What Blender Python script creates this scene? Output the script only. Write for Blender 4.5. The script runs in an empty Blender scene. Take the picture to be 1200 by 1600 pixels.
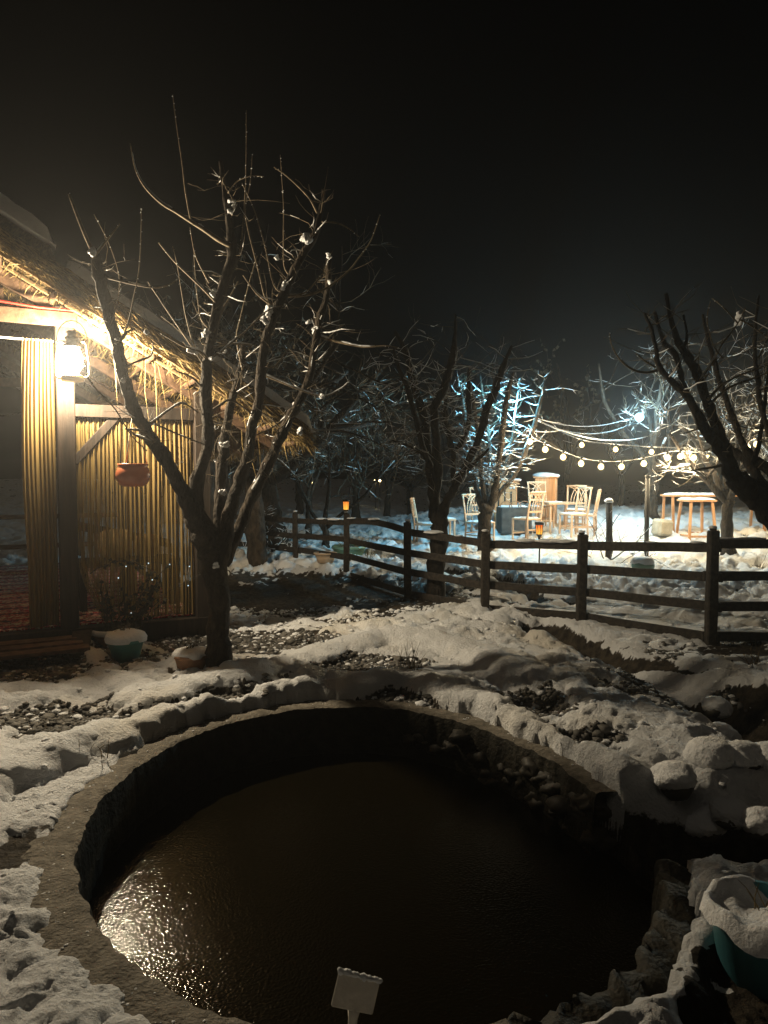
import bpy, math, random
import numpy as np
from mathutils import Vector, Matrix
R = math.radians
random.seed(7)
S = bpy.context.scene
COL = S.collection

# ------------------------------------------------------------------ camera, sky, sun, exposure
FPX = 1155.0                       # focal length in photograph pixels (1200 x 1600)
PITCH = math.atan(60/FPX)
CAMZ = 1.6
cd = bpy.data.cameras.new('camera')
cd.sensor_fit = 'VERTICAL'; cd.sensor_height = 36; cd.lens = FPX/1600*36
cd.clip_start = 0.02; cd.clip_end = 600
cam = bpy.data.objects.new('camera', cd); COL.objects.link(cam)
cam.location = (0, 0, CAMZ); cam.rotation_euler = (R(90)-PITCH, 0, 0)
S.camera = cam

world = bpy.data.worlds.new('World'); S.world = world; world.use_nodes = True
wn = world.node_tree; bg = wn.nodes['Background']
sky = wn.nodes.new('ShaderNodeTexSky'); sky.sky_type = 'NISHITA'; sky.sun_disc = False
sky.sun_elevation = R(-4); sky.sun_rotation = R(200); sky.air_density = 1.0
hsv = wn.nodes.new('ShaderNodeHueSaturation'); hsv.inputs['Saturation'].default_value = 0.7
wn.links.new(sky.outputs[0], hsv.inputs['Color']); wn.links.new(hsv.outputs[0], bg.inputs[0])
bg.inputs[1].default_value = 0.02
sd = bpy.data.lights.new('fill_sun', 'SUN'); sd.energy = 0.05; sd.angle = R(25); sd.color = (1, 0.86, 0.68)  # added warm fill from behind the view, lifts foreground and roof snow
so = bpy.data.objects.new('fill_sun', sd); COL.objects.link(so)
so.rotation_euler = (R(32), 0, R(-35))
S.view_settings.view_transform = 'Standard'; S.view_settings.look = 'None'
S.view_settings.exposure = 0; S.view_settings.gamma = 1
try: S.view_settings.use_curve_mapping = False
except Exception: pass
S.render.engine = 'CYCLES'
cy = S.cycles
cy.use_denoising = True
try: cy.denoiser = 'OPENIMAGEDENOISE'
except Exception: pass
cy.max_bounces = 5; cy.diffuse_bounces = 3; cy.glossy_bounces = 2; cy.transmission_bounces = 4; cy.transparent_max_bounces = 8
cy.volume_bounces = 0; cy.sample_clamp_indirect = 2.0; cy.sample_clamp_direct = 0
cy.caustics_reflective = False; cy.caustics_refractive = False

# light strengths in watts; each lamp sits inside its own glass
L_LANTERN = 800; L_BULB = 46; L_LED = 520; L_FLOOD = 320

def P(px, py, d):
    """photograph pixel at depth d (metres along the view's ground direction) -> point in the place"""
    u = (px-600)/FPX; v = -(py-800)/FPX
    y = math.cos(PITCH)+v*math.sin(PITCH); z = -math.sin(PITCH)+v*math.cos(PITCH)
    k = d/y
    return Vector((u*k, d, CAMZ+z*k))
def G(px, py, z=0.0):
    a = P(px, py, 1.0)
    d = (z-CAMZ)/(a.z-CAMZ)
    return Vector((a.x*d, d, z))

# ------------------------------------------------------------------ noise
rng = np.random.default_rng(11)
PERM = rng.permutation(512); PERM = np.concatenate([PERM, PERM])
GA = rng.random(512)*2*np.pi; GX, GY = np.cos(GA), np.sin(GA)
def perlin(x, y, seed=0):
    x = np.asarray(x, float)+seed*17.3; y = np.asarray(y, float)-seed*9.1
    xi = np.floor(x).astype(int); yi = np.floor(y).astype(int)
    xf = x-xi; yf = y-yi
    u = xf**3*(xf*(xf*6-15)+10); v = yf**3*(yf*(yf*6-15)+10)
    def g(ix, iy, dx, dy):
        h = PERM[(PERM[ix & 511]+iy) & 511]
        return GX[h]*dx+GY[h]*dy
    a = g(xi, yi, xf, yf); b = g(xi+1, yi, xf-1, yf); c = g(xi, yi+1, xf, yf-1); d = g(xi+1, yi+1, xf-1, yf-1)
    return (a+(b-a)*u+((c+(d-c)*u)-(a+(b-a)*u))*v)*1.4
def sst(a, b, x):
    t = np.clip((np.asarray(x, float)-a)/(b-a), 0, 1); return t*t*(3-2*t)
def billow(x, y, s): return np.sqrt(perlin(x, y, s)**2+.015)-.12
def puff(x, y, s):
    """rounded caps packed side by side, like wet snow over clods"""
    x = np.asarray(x, float)+13.7*s; y = np.asarray(y, float)-7.9*s
    xi = np.floor(x).astype(int); yi = np.floor(y).astype(int); f = np.full(x.shape, 9.)
    for dx in (-1, 0, 1):
        for dy in (-1, 0, 1):
            h = PERM[(PERM[(xi+dx) & 511]+yi+dy) & 511]; px = xi+dx+.5+.42*GX[h]; py = yi+dy+.5+.42*GY[h]
            f = np.minimum(f, ((x-px)**2+(y-py)**2)*(1+.9*(GX[(h+77) & 511])**2))
    return np.clip(1-1.9*f, 0, 1)

# ------------------------------------------------------------------ the lie of the land
def gl(pts, z=.13): return [tuple(G(a, b, z)[:2]) for a, b in pts]
def polydist(x, y, pts):
    best = np.full(np.shape(x), 1e9)
    for (ax, ay), (bx, by) in zip(pts[:-1], pts[1:]):
        dx, dy = bx-ax, by-ay
        t = np.clip(((x-ax)*dx+(y-ay)*dy)/(dx*dx+dy*dy+1e-9), 0, 1)
        best = np.minimum(best, np.hypot(x-ax-t*dx, y-ay-t*dy))
    return best
RIDGE1 = gl([(-160, 1260), (0, 1188), (150, 1138), (300, 1105), (450, 1076), (560, 1058), (630, 1048), (700, 1064), (800, 1114), (900, 1168), (1000, 1220), (1060, 1250)])
RIDGE2 = gl([(230, 1075), (350, 1048), (450, 1022), (520, 1003), (600, 982), (680, 990), (760, 1010), (850, 1045)])
RIDGE3 = gl([(850, 1040), (930, 1085), (1020, 1120), (1110, 1165), (1200, 1185)], .13)
RIDGE4 = gl([(128, 1000), (165, 1035), (225, 1065)], .12)
RIDGE5 = gl([(850, 985), (930, 1005), (1000, 1015), (1080, 1030), (1200, 1050)], .12)
RIDGE6 = gl([(1048, 1372), (1080, 1432), (1070, 1492), (1035, 1540), (975, 1580), (925, 1606)], .06)
DITCH = gl([(845, 978), (920, 1010), (985, 1035), (1060, 1055), (1140, 1105), (1230, 1165)], .0)
DITCH2 = gl([(690, 893), (780, 905), (850, 938)], .05)
DITCH3 = gl([(545, 872), (600, 874), (650, 884)], .05)
POND_C = (-0.03, 3.50); POND_A, POND_B = 1.36, 1.47
CHAN = [(1.1, 3.26), (2.0, 3.30), (3.4, 3.5), (5.5, 4.2)]
FA = [-28, -10, 0, 16, 45, 76, 91, 110, 140, 167, 196, 218, 239, 249, 302, 321, 332]
FV = [.94, .86, .80, .78, .79, .92, .983, 1.03, 1.036, .99, .98, .975, .99, 1.01, 1.01, .97, .94]
def pond_f(a):
    """how far the basin's edge departs from an ellipse at angle a"""
    return np.interp(np.degrees(a), FA, FV, period=360)
def pond_r(x, y):
    u, v = (x-POND_C[0])/POND_A, (y-POND_C[1])/POND_B
    return np.hypot(u, v)/pond_f(np.arctan2(v, u))
def bare(x, y):
    """1 where the snow has melted through to gravel, soil or grass"""
    b = np.zeros(np.shape(x))
    for (px, py), rx, ry, k in [((50, 1030), .85, .5, 1.15), ((430, 1088), .95, .36, 1.1), ((290, 1125), .85, .24, .9), ((560, 1030), .6, .25, .75),
                                ((770, 1098), .6, .3, 1.0), ((850, 1150), .45, .16, .8), ((70, 1120), .9, .3, .6), ((440, 925), 2.6, 1.8, .75), ((380, 1000), .9, .5, .8), ((560, 960), 1.2, .6, .4),
                                ((1130, 1070), .9, .5, .75), ((1180, 1010), 1.0, .5, .5), ((30, 1310), .12, .2, .8), ((1130, 1530), .24, .2, 1.3)]:
        g = G(px, py, .06)
        b = np.maximum(b, k*np.exp(-(((x-g.x)/rx)**2+((y-g.y)/ry)**2)))
    return b
def terrain(x, y):
    s = sst(-1.5, 3.5, x)
    z = s*(0.52*sst(11.5, 20.5, y)-1.5*sst(21.5, 28, y))+0.10*perlin(x*.16, y*.16, 3)*sst(6, 14, y)
    z = z+0.35*(1-s)*sst(20, 60, y)
    return z
def H(x, y):
    """height and snow cover of the ground"""
    x = np.asarray(x, float); y = np.asarray(y, float)
    z = terrain(x, y)
    wx = x+.05*perlin(x*5, y*5, 21); wy = y+.05*perlin(x*5, y*5, 22)
    b = bare(x, y)
    n1 = perlin(x*1.7, y*1.7, 1)
    fine = perlin(x*11, y*11, 8)
    cov = 1.0-1.55*b+.5*n1*(.35+b); fin = (.34*fine+.30*perlin(x*26, y*26, 28))*(.25+1.1*b)
    far = sst(7.5, 10, y)
    cov -= .25*far*(perlin(x*.9, y*.9, 5)+.25*perlin(x*5, y*5, 15))
    d2 = polydist(wx, wy, DITCH); dd2 = polydist(wx, wy, DITCH2); dd3 = polydist(wx, wy, DITCH3)
    dig = (.26*np.exp(-(d2/.24)**2))+.16*np.exp(-(dd2/.16)**4)+.12*np.exp(-(dd3/.18)**4)
    cov -= 1.7*np.exp(-(d2/.22)**2)+1.3*np.exp(-(dd2/.18)**4)+1.0*np.exp(-(dd3/.2)**4)
    rg = np.zeros(np.shape(x))
    for pts, h, w in ((RIDGE1, .115, .12), (RIDGE2, .10, .15), (RIDGE3, .06, .2), (RIDGE4, .06, .09), (RIDGE5, .07, .13), (RIDGE6, .055, .07)):
        d = polydist(wx, wy, pts); w2 = w*(1+.35*perlin(x*2.3, y*2.3, 31))
        t_ = np.clip(1-(d/(w2*1.7))**2, 0, 1); g = t_**.85
        rg = np.maximum(rg, h*g*(1+.3*perlin(x*3, y*3, 33)))
    cov = np.maximum(cov, sst(.02, .06, rg)*1.0)
    qx = x+.06*perlin(x*3, y*3, 51)+.02*perlin(x*9, y*9, 52); qy = y+.06*perlin(x*3, y*3, 53)+.02*perlin(x*9, y*9, 54)
    trod = sst(-.4, .4, perlin(x*.8, y*.8, 55)+.3*perlin(x*2.3, y*2.3, 56)); trod = .3+.7*np.maximum(trod, .8*far)
    p1, p2, p3 = puff(qx*3.1, qy*3.1, 4), puff(qx*7.2, qy*7.2, 6), puff(qx*15, qy*15, 17)
    cov -= (.55+.35*far+.5*b)*trod*(1-sst(0, .45, p2))*(1-sst(.1, .7, p1))*(1-sst(.02, .07, rg)*.8)
    ch = sst(.05, .85, cov); c = sst(.15, .75, cov+fin)
    lump = .05*perlin(x*1.6, y*1.6, 2)+trod*(.085*p1+.055*p2+.026*p3)+(.012*puff(qx*31+.3*perlin(x*20, y*20, 71), qy*31, 19)+.010*puff(qx*17, qy*17, 29))*sst(9, 6, y)*(.4+.6*sst(-.3, .3, perlin(x*2.1, y*2.1, 72)))+.013*perlin(x*20, y*20, 18)+.010*perlin(x*40, y*40, 7)
    amp = .62+.62*far
    amp = amp*(1-.45*sst(.02, .08, rg))
    rough = .018*billow(x*14, y*14, 9)+.012*perlin(x*28, y*28, 10)
    z = z+rg+ch*(.02+amp*lump)+(1-ch)*rough-dig
    # channel that leaves the pond, and the pond itself
    dc = polydist(x+.05*perlin(x*4, y*4, 12), y+.06*perlin(x*4, y*4, 13), CHAN)
    k = np.exp(-(dc/.30)**6)
    z = z*(1-k)-.46*k; c = c*(1-sst(.15, .6, k))
    pr = pond_r(x, y)
    prn = pr+.035*perlin(x*4, y*4, 14)+.018*perlin(x*12, y*12, 16)+.006*perlin(x*30, y*30, 19)
    kk = np.clip((prn-1.085)/.10, 0, 1); z = np.where(prn < 1.25, z*np.sqrt(1-(1-kk)**2), z)
    lip = 1-sst(1.07, 1.10, prn)
    z = z*(1-lip)-.35*lip; c = c*(1-sst(.2, .8, lip))
    z = np.where(pr < 1.05, -1.2, z)
    # right near bank of the pond: bare earth between roots
    return z, c
def hz(x, y): return float(H(np.array([x]), np.array([y]))[0][0])

def GG(px, py):
    g = G(px, py)
    for _ in range(6): g = G(px, py, hz(g.x, g.y))
    return g
# ------------------------------------------------------------------ materials
def mat(name): 
    m = bpy.data.materials.new(name); m.use_nodes = True
    return m, m.node_tree.nodes, m.node_tree.links, m.node_tree.nodes['Principled BSDF']
def noise_mat(name, c1, c2, scale=8, rough=.8, bump=.3, bscale=None, stretch=(1, 1, 1), spec=.3, detail=5, dist=.01, metal=0):
    m, N, L, b = mat(name)
    tc = N.new('ShaderNodeTexCoord'); mp = N.new('ShaderNodeMapping'); mp.inputs['Scale'].default_value = stretch
    L.new(tc.outputs['Object'], mp.inputs[0])
    n = N.new('ShaderNodeTexNoise'); n.inputs['Scale'].default_value = scale; n.inputs['Detail'].default_value = detail
    L.new(mp.outputs[0], n.inputs['Vector'])
    r = N.new('ShaderNodeValToRGB'); r.color_ramp.elements[0].position = .35; r.color_ramp.elements[1].position = .68
    r.color_ramp.elements[0].color = (*c1, 1); r.color_ramp.elements[1].color = (*c2, 1)
    L.new(n.outputs[0], r.inputs[0]); L.new(r.outputs[0], b.inputs['Base Color'])
    b.inputs['Roughness'].default_value = rough; b.inputs['Specular IOR Level'].default_value = spec; b.inputs['Metallic'].default_value = metal
    if bump:
        n2 = N.new('ShaderNodeTexNoise'); n2.inputs['Scale'].default_value = bscale or scale*2.5; n2.inputs['Detail'].default_value = 6
        L.new(mp.outputs[0], n2.inputs['Vector'])
        bp = N.new('ShaderNodeBump'); bp.inputs['Strength'].default_value = bump; bp.inputs['Distance'].default_value = dist
        L.new(n2.outputs[0], bp.inputs['Height']); L.new(bp.outputs[0], b.inputs['Normal'])
    return m
def emit_mat(name, col, strength):
    m, N, L, b = mat(name)
    N.remove(b); e = N.new('ShaderNodeEmission'); e.inputs[0].default_value = (*col, 1); e.inputs[1].default_value = strength
    L.new(e.outputs[0], N['Material Output'].inputs[0])
    return m
def glow_mat(name, col, strength):
    """frosted lamp glass that lets its lamp's light out"""
    m, N, L, b = mat(name); N.remove(b)
    e = N.new('ShaderNodeEmission'); e.inputs[0].default_value = (*col, 1); e.inputs[1].default_value = strength
    t = N.new('ShaderNodeBsdfTransparent'); x = N.new('ShaderNodeMixShader'); x.inputs[0].default_value = .12
    L.new(t.outputs[0], x.inputs[1]); L.new(e.outputs[0], x.inputs[2]); L.new(x.outputs[0], N['Material Output'].inputs[0]); quiet(m)
    return m
def quiet(m):
    try: m.cycles.emission_sampling = 'NONE'
    except Exception: pass
    return m
def lamp(parent, loc, watts, col, radius):
    d = bpy.data.lights.new('lamp_light', 'POINT'); d.energy = watts; d.color = col; d.shadow_soft_size = radius
    o = bpy.data.objects.new('lamp_light', d); COL.objects.link(o); o.parent = parent; o.location = loc; return o
def snow_mat(name='snow'):
    m, N, L, b = mat(name)
    b.inputs['Base Color'].default_value = (.82, .83, .85, 1); b.inputs['Roughness'].default_value = .65; b.inputs['Specular IOR Level'].default_value = .25
    tc = N.new('ShaderNodeTexCoord')
    n = N.new('ShaderNodeTexNoise'); n.inputs['Scale'].default_value = 45; n.inputs['Detail'].default_value = 7; n.inputs['Roughness'].default_value = .65
    L.new(tc.outputs['Object'], n.inputs['Vector'])
    bp = N.new('ShaderNodeBump'); bp.inputs['Strength'].default_value = .9; bp.inputs['Distance'].default_value = .02
    L.new(n.outputs[0], bp.inputs['Height']); L.new(bp.outputs[0], b.inputs['Normal'])
    return m
M = {}
M['snow'] = snow_mat()
M['bark'] = noise_mat('bark', (.013, .010, .007), (.055, .041, .029), 16, .9, 1.0, 34, (1, 1, .45), dist=.05)
M['silhouette_bark'] = noise_mat('dark_silhouette_bark', (.010, .008, .006), (.035, .027, .020), 16, .85, 1.0, 34, (1, 1, .45), dist=.04)  # darker bark copy; the backlit silhouettes' shade is in its colour
M['twig'] = noise_mat('twig_bark', (.09, .07, .045), (.19, .15, .10), 20, .85, .2)
M['fence'] = noise_mat('weathered_dark_wood', (.012, .010, .008), (.042, .033, .026), 6, .85, .6, 18, (4, 4, 4))
M['post'] = noise_mat('dark_stained_timber', (.013, .009, .006), (.034, .022, .015), 5, .7, .4, 20, (5, 5, .5))
M['rafter'] = noise_mat('rough_sawn_timber', (.065, .036, .020), (.14, .082, .048), 5, .8, .4, 20, (3, 3, 3))
M['lath'] = noise_mat('pale_lath', (.22, .145, .07), (.34, .24, .13), 6, .8, .3, 20)
M['chairwood'] = noise_mat('peach_painted_wood', (.62, .40, .26), (.74, .52, .35), 5, .55, .15, 25)
M['boxwood'] = noise_mat('orange_pine_wood', (.50, .25, .12), (.66, .37, .19), 4, .6, .25, 15, (6, 6, .5))
M['straw'] = noise_mat('dry_straw', (.17, .115, .04), (.36, .255, .10), 30, .7, .2)
M['thatch'] = noise_mat('packed_thatch', (.035, .023, .010), (.17, .115, .047), 16, .9, 1.0, 40, (6, 1, 1), dist=.03)
M['concrete'] = noise_mat('old_concrete', (.10, .088, .070), (.20, .178, .145), 22, .9, 1.0, 70, dist=.012)
M['wetwall'] = noise_mat('wet_mossy_wall_shaded', (.008, .007, .004), (.03, .026, .017), 12, .7, .8, 40, dist=.015)  # wet algae tone, blackened further to carry the basin's shade
M['stone'] = noise_mat('wet_stone', (.02, .017, .012), (.07, .06, .045), 9, .6, .5, 25, spec=.5)
M['gravel'] = noise_mat('gravel', (.05, .047, .042), (.18, .17, .155), 7, .75, .5, 40)
M['terracotta'] = noise_mat('terracotta', (.36, .10, .045), (.46, .15, .07), 6, .32, .1, 30, spec=.5)
M['clay'] = noise_mat('rough_clay', (.26, .14, .08), (.38, .22, .13), 9, .8, .3, 30)
M['beigeclay'] = noise_mat('beige_clay', (.40, .29, .19), (.52, .39, .27), 9, .8, .3, 30)
M['tub'] = noise_mat('faded_teal_plastic', (.06, .21, .25), (.08, .26, .30), 5, .45, .1, 30, spec=.4)
M['teal'] = noise_mat('teal_glaze', (.06, .22, .22), (.09, .30, .29), 5, .4, .1, 30, spec=.5)
M['green'] = noise_mat('green_glaze', (.13, .25, .18), (.18, .32, .24), 5, .4, .1, 30, spec=.5)
M['metal'] = noise_mat('worn_tin', (.45, .36, .2), (.6, .5, .3), 8, .35, .1, 30, metal=.9)
M['darkmetal'] = noise_mat('black_metal', (.012, .012, .012), (.03, .03, .028), 8, .5, .1, 30)
M['steel'] = noise_mat('grey_steel', (.025, .025, .025), (.05, .05, .05), 8, .55, .1, 30)
M['cord'] = noise_mat('pale_cord', (.45, .38, .26), (.6, .5, .36), 20, .8, 0)
M['whiterod'] = noise_mat('white_rod', (.6, .58, .52), (.7, .68, .62), 20, .5, 0)
M['red'] = noise_mat('red_sheath', (.5, .03, .02), (.6, .05, .03), 20, .45, 0)
M['cable'] = noise_mat('grey_cable', (.10, .10, .10), (.2, .2, .2), 20, .6, 0)
M['leaf'] = noise_mat('dark_ivy', (.018, .020, .012), (.055, .045, .025), 12, .6, .1)
M['dryleaf'] = noise_mat('withered_leaf', (.07, .06, .04), (.18, .16, .12), 12, .8, .1)
M['grass'] = noise_mat('dry_grass', (.07, .05, .025), (.2, .15, .08), 12, .8, 0)
M['cushion'] = noise_mat('gold_cushion', (.35, .22, .08), (.62, .45, .22), 18, .8, .2, 40)
M['soil'] = noise_mat('wet_soil', (.015, .012, .008), (.05, .04, .028), 9, .9, .6, 30)
M['darkbox'] = noise_mat('charcoal_render', (.05, .05, .048), (.09, .088, .084), 9, .9, .3, 40)
M['rubble'] = noise_mat('pale_limestone', (.38, .34, .26), (.55, .50, .40), 6, .9, .5, 20)
M['label'] = noise_mat('frosted_white_board', (.50, .46, .40), (.62, .57, .50), 25, .8, .3, 60)
M['lantern'] = glow_mat('lantern_glass', (1, .80, .48), 18)
M['bulb'] = glow_mat('warm_bulb', (1, .74, .29), 30)
M['led'] = glow_mat('cold_led', (.35, .8, 1), 6)
M['flood'] = glow_mat('cold_flood', (.5, .87, 1), 14)
M['fairy'] = quiet(emit_mat('fairy_led', (.75, .95, 1), 1.3))
M['farlamp'] = quiet(emit_mat('far_lamp', (1, .7, .3), 30))
# flame: orange foot, red tip
def flame():
    m, N, L, b = mat('torch_flame'); N.remove(b)
    tc = N.new('ShaderNodeTexCoord'); sp = N.new('ShaderNodeSeparateXYZ'); L.new(tc.outputs['Object'], sp.inputs[0])
    mr = N.new('ShaderNodeMapRange'); mr.inputs[1].default_value = 0.0; mr.inputs[2].default_value = .17; L.new(sp.outputs[2], mr.inputs[0])
    r = N.new('ShaderNodeValToRGB'); r.color_ramp.elements[0].color = (1, .48, .06, 1); r.color_ramp.elements[1].color = (.55, .04, .01, 1)
    L.new(mr.outputs[0], r.inputs[0])
    e = N.new('ShaderNodeEmission'); e.inputs[1].default_value = 1.6
    L.new(r.outputs[0], e.inputs[0]); L.new(e.outputs[0], N['Material Output'].inputs[0]); return m
M['flame'] = quiet(flame())
def curtain_mat(name, clear):
    """fine gold threads; the larger clear is, the fewer gaps are left between them"""
    m, N, L, b = mat(name)
    tc = N.new('ShaderNodeTexCoord'); mp = N.new('ShaderNodeMapping'); mp.inputs['Scale'].default_value = (1, 1, .012); L.new(tc.outputs['Object'], mp.inputs[0])
    n = N.new('ShaderNodeTexNoise'); n.inputs['Scale'].default_value = 110; n.inputs['Detail'].default_value = 3; L.new(mp.outputs[0], n.inputs['Vector'])
    r = N.new('ShaderNodeValToRGB'); r.color_ramp.elements[0].position = .35; r.color_ramp.elements[1].position = .65
    r.color_ramp.elements[0].color = (.21, .138, .042, 1); r.color_ramp.elements[1].color = (.29, .20, .068, 1)
    L.new(n.outputs[0], r.inputs[0]); L.new(r.outputs[0], b.inputs['Base Color']); b.inputs['Roughness'].default_value = .7
    t = N.new('ShaderNodeBsdfTranslucent'); L.new(r.outputs[0], t.inputs[0])
    mx = N.new('ShaderNodeMixShader'); mx.inputs[0].default_value = .42
    L.new(b.outputs[0], mx.inputs[1]); L.new(t.outputs[0], mx.inputs[2]); out = mx
    if clear:
        g = N.new('ShaderNodeMapRange'); g.inputs[1].default_value = .62-clear; g.inputs[2].default_value = .66-clear; L.new(n.outputs[0], g.inputs[0])
        tr_ = N.new('ShaderNodeBsdfTransparent'); m2 = N.new('ShaderNodeMixShader'); L.new(g.outputs[0], m2.inputs[0]); L.new(tr_.outputs[0], m2.inputs[1]); L.new(mx.outputs[0], m2.inputs[2]); out = m2
    L.new(out.outputs[0], N['Material Output'].inputs[0]); return m
M['curtain'] = curtain_mat('gold_curtain_cloth', 0); M['sheer'] = curtain_mat('sheer_gold_threads', .215)
def carpet_mat():
    m, N, L, b = mat('patterned_red_carpet')
    tc = N.new('ShaderNodeTexCoord')
    v = N.new('ShaderNodeTexVoronoi'); v.inputs['Scale'].default_value = 15; v.feature = 'F1'; L.new(tc.outputs['Object'], v.inputs['Vector'])
    w = N.new('ShaderNodeTexWave'); w.inputs['Scale'].default_value = .9; w.inputs['Distortion'].default_value = 1.5; w.bands_direction = 'Y'; L.new(tc.outputs['Object'], w.inputs['Vector'])
    n = N.new('ShaderNodeTexNoise'); n.inputs['Scale'].default_value = 22; L.new(tc.outputs['Object'], n.inputs['Vector'])
    r = N.new('ShaderNodeValToRGB'); r.color_ramp.interpolation = 'CONSTANT'
    e = r.color_ramp.elements; e[0].color = (.02, .008, .012, 1); e[0].position = 0; e[1].color = (.48, .02, .035, 1); e[1].position = .42
    x = e.new(.50); x.color = (.78, .66, .48, 1); x = e.new(.57); x.color = (.42, .02, .03, 1); x = e.new(.66); x.color = (.03, .01, .02, 1); x = e.new(.70); x.color = (.70, .58, .42, 1)
    ad = N.new('ShaderNodeMath'); ad.operation = 'MULTIPLY_ADD'; ad.inputs[1].default_value = .35; L.new(w.outputs[1], ad.inputs[0])
    sc = N.new('ShaderNodeMath'); sc.operation = 'MULTIPLY'; sc.inputs[1].default_value = .75; L.new(n.outputs[0], sc.inputs[0]); L.new(sc.outputs[0], ad.inputs[2])
    L.new(ad.outputs[0], r.inputs[0]); L.new(r.outputs[0], b.inputs['Base Color']); b.inputs['Roughness'].default_value = .95; return m
M['carpet'] = carpet_mat()
def water_mat():
    m, N, L, b = mat('dark_slushy_water')
    b.inputs['Base Color'].default_value = (.007, .0055, .0025, 1); b.inputs['Roughness'].default_value = .06; b.inputs['Specular IOR Level'].default_value = .22
    tc = N.new('ShaderNodeTexCoord')
    n = N.new('ShaderNodeTexVoronoi'); n.feature = 'SMOOTH_F1'; n.inputs['Scale'].default_value = 85; L.new(tc.outputs['Object'], n.inputs['Vector'])
    n2 = N.new('ShaderNodeTexNoise'); n2.inputs['Scale'].default_value = 90; n2.inputs['Detail'].default_value = 3; L.new(tc.outputs['Object'], n2.inputs['Vector'])
    a = N.new('ShaderNodeMath'); a.operation = 'ADD'; L.new(n.outputs[0], a.inputs[0]); L.new(n2.outputs[0], a.inputs[1])
    bp = N.new('ShaderNodeBump'); bp.inputs['Strength'].default_value = .32; bp.inputs['Distance'].default_value = .005
    L.new(a.outputs[0], bp.inputs['Height']); L.new(bp.outputs[0], b.inputs['Normal']); return m
M['water'] = water_mat()
def ground_mat():
    m, N, L, b = mat('snowy_ground')
    tc = N.new('ShaderNodeTexCoord')
    at = N.new('ShaderNodeAttribute'); at.attribute_name = 'snow_cover'
    n = N.new('ShaderNodeTexNoise'); n.inputs['Scale'].default_value = 26; n.inputs['Detail'].default_value = 6; n.inputs['Roughness'].default_value = .7; L.new(tc.outputs['Object'], n.inputs['Vector'])
    ad = N.new('ShaderNodeMath'); ad.operation = 'MULTIPLY_ADD'; ad.inputs[1].default_value = .7; ad.inputs[2].default_value = -.35; L.new(n.outputs[0], ad.inputs[0])
    sm = N.new('ShaderNodeMath'); sm.operation = 'ADD'; L.new(ad.outputs[0], sm.inputs[0]); L.new(at.outputs['Fac'], sm.inputs[1])
    mr = N.new('ShaderNodeMapRange'); mr.inputs[1].default_value = .38; mr.inputs[2].default_value = .56; mr.interpolation_type = 'SMOOTHSTEP'; L.new(sm.outputs[0], mr.inputs[0])
    # soil
    n3 = N.new('ShaderNodeTexNoise'); n3.inputs['Scale'].default_value = 12; n3.inputs['Detail'].default_value = 8; L.new(tc.outputs['Object'], n3.inputs['Vector'])
    r = N.new('ShaderNodeValToRGB'); r.color_ramp.elements[0].color = (.016, .012, .008, 1); r.color_ramp.elements[1].color = (.075, .060, .042, 1)
    r.color_ramp.elements[0].position = .35; r.color_ramp.elements[1].position = .7; L.new(n3.outputs[0], r.inputs[0])
    # snow, with old trodden brownish patches
    n4 = N.new('ShaderNodeTexNoise'); n4.inputs['Scale'].default_value = 1.1; n4.inputs['Detail'].default_value = 6; L.new(tc.outputs['Object'], n4.inputs['Vector'])
    r4 = N.new('ShaderNodeValToRGB'); r4.color_ramp.elements[0].color = (.74, .70, .63, 1); r4.color_ramp.elements[1].color = (.83, .84, .86, 1)
    r4.color_ramp.elements[0].position = .3; r4.color_ramp.elements[1].position = .5; L.new(n4.outputs[0], r4.inputs[0])
    mx = N.new('ShaderNodeMix'); mx.data_type = 'RGBA'; L.new(mr.outputs[0], mx.inputs[0]); L.new(r.outputs[0], mx.inputs[6]); L.new(r4.outputs[0], mx.inputs[7])
    L.new(mx.outputs[2], b.inputs['Base Color']); b.inputs['Roughness'].default_value = .75; b.inputs['Specular IOR Level'].default_value = .2
    n5 = N.new('ShaderNodeTexNoise'); n5.inputs['Scale'].default_value = 55; n5.inputs['Detail'].default_value = 8; n5.inputs['Roughness'].default_value = .68; L.new(tc.outputs['Object'], n5.inputs['Vector'])
    bp = N.new('ShaderNodeBump'); bp.inputs['Strength'].default_value = 1.0; bp.inputs['Distance'].default_value = .035
    L.new(n5.outputs[0], bp.inputs['Height']); L.new(bp.outputs[0], b.inputs['Normal']); return m
M['ground'] = ground_mat()

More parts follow.
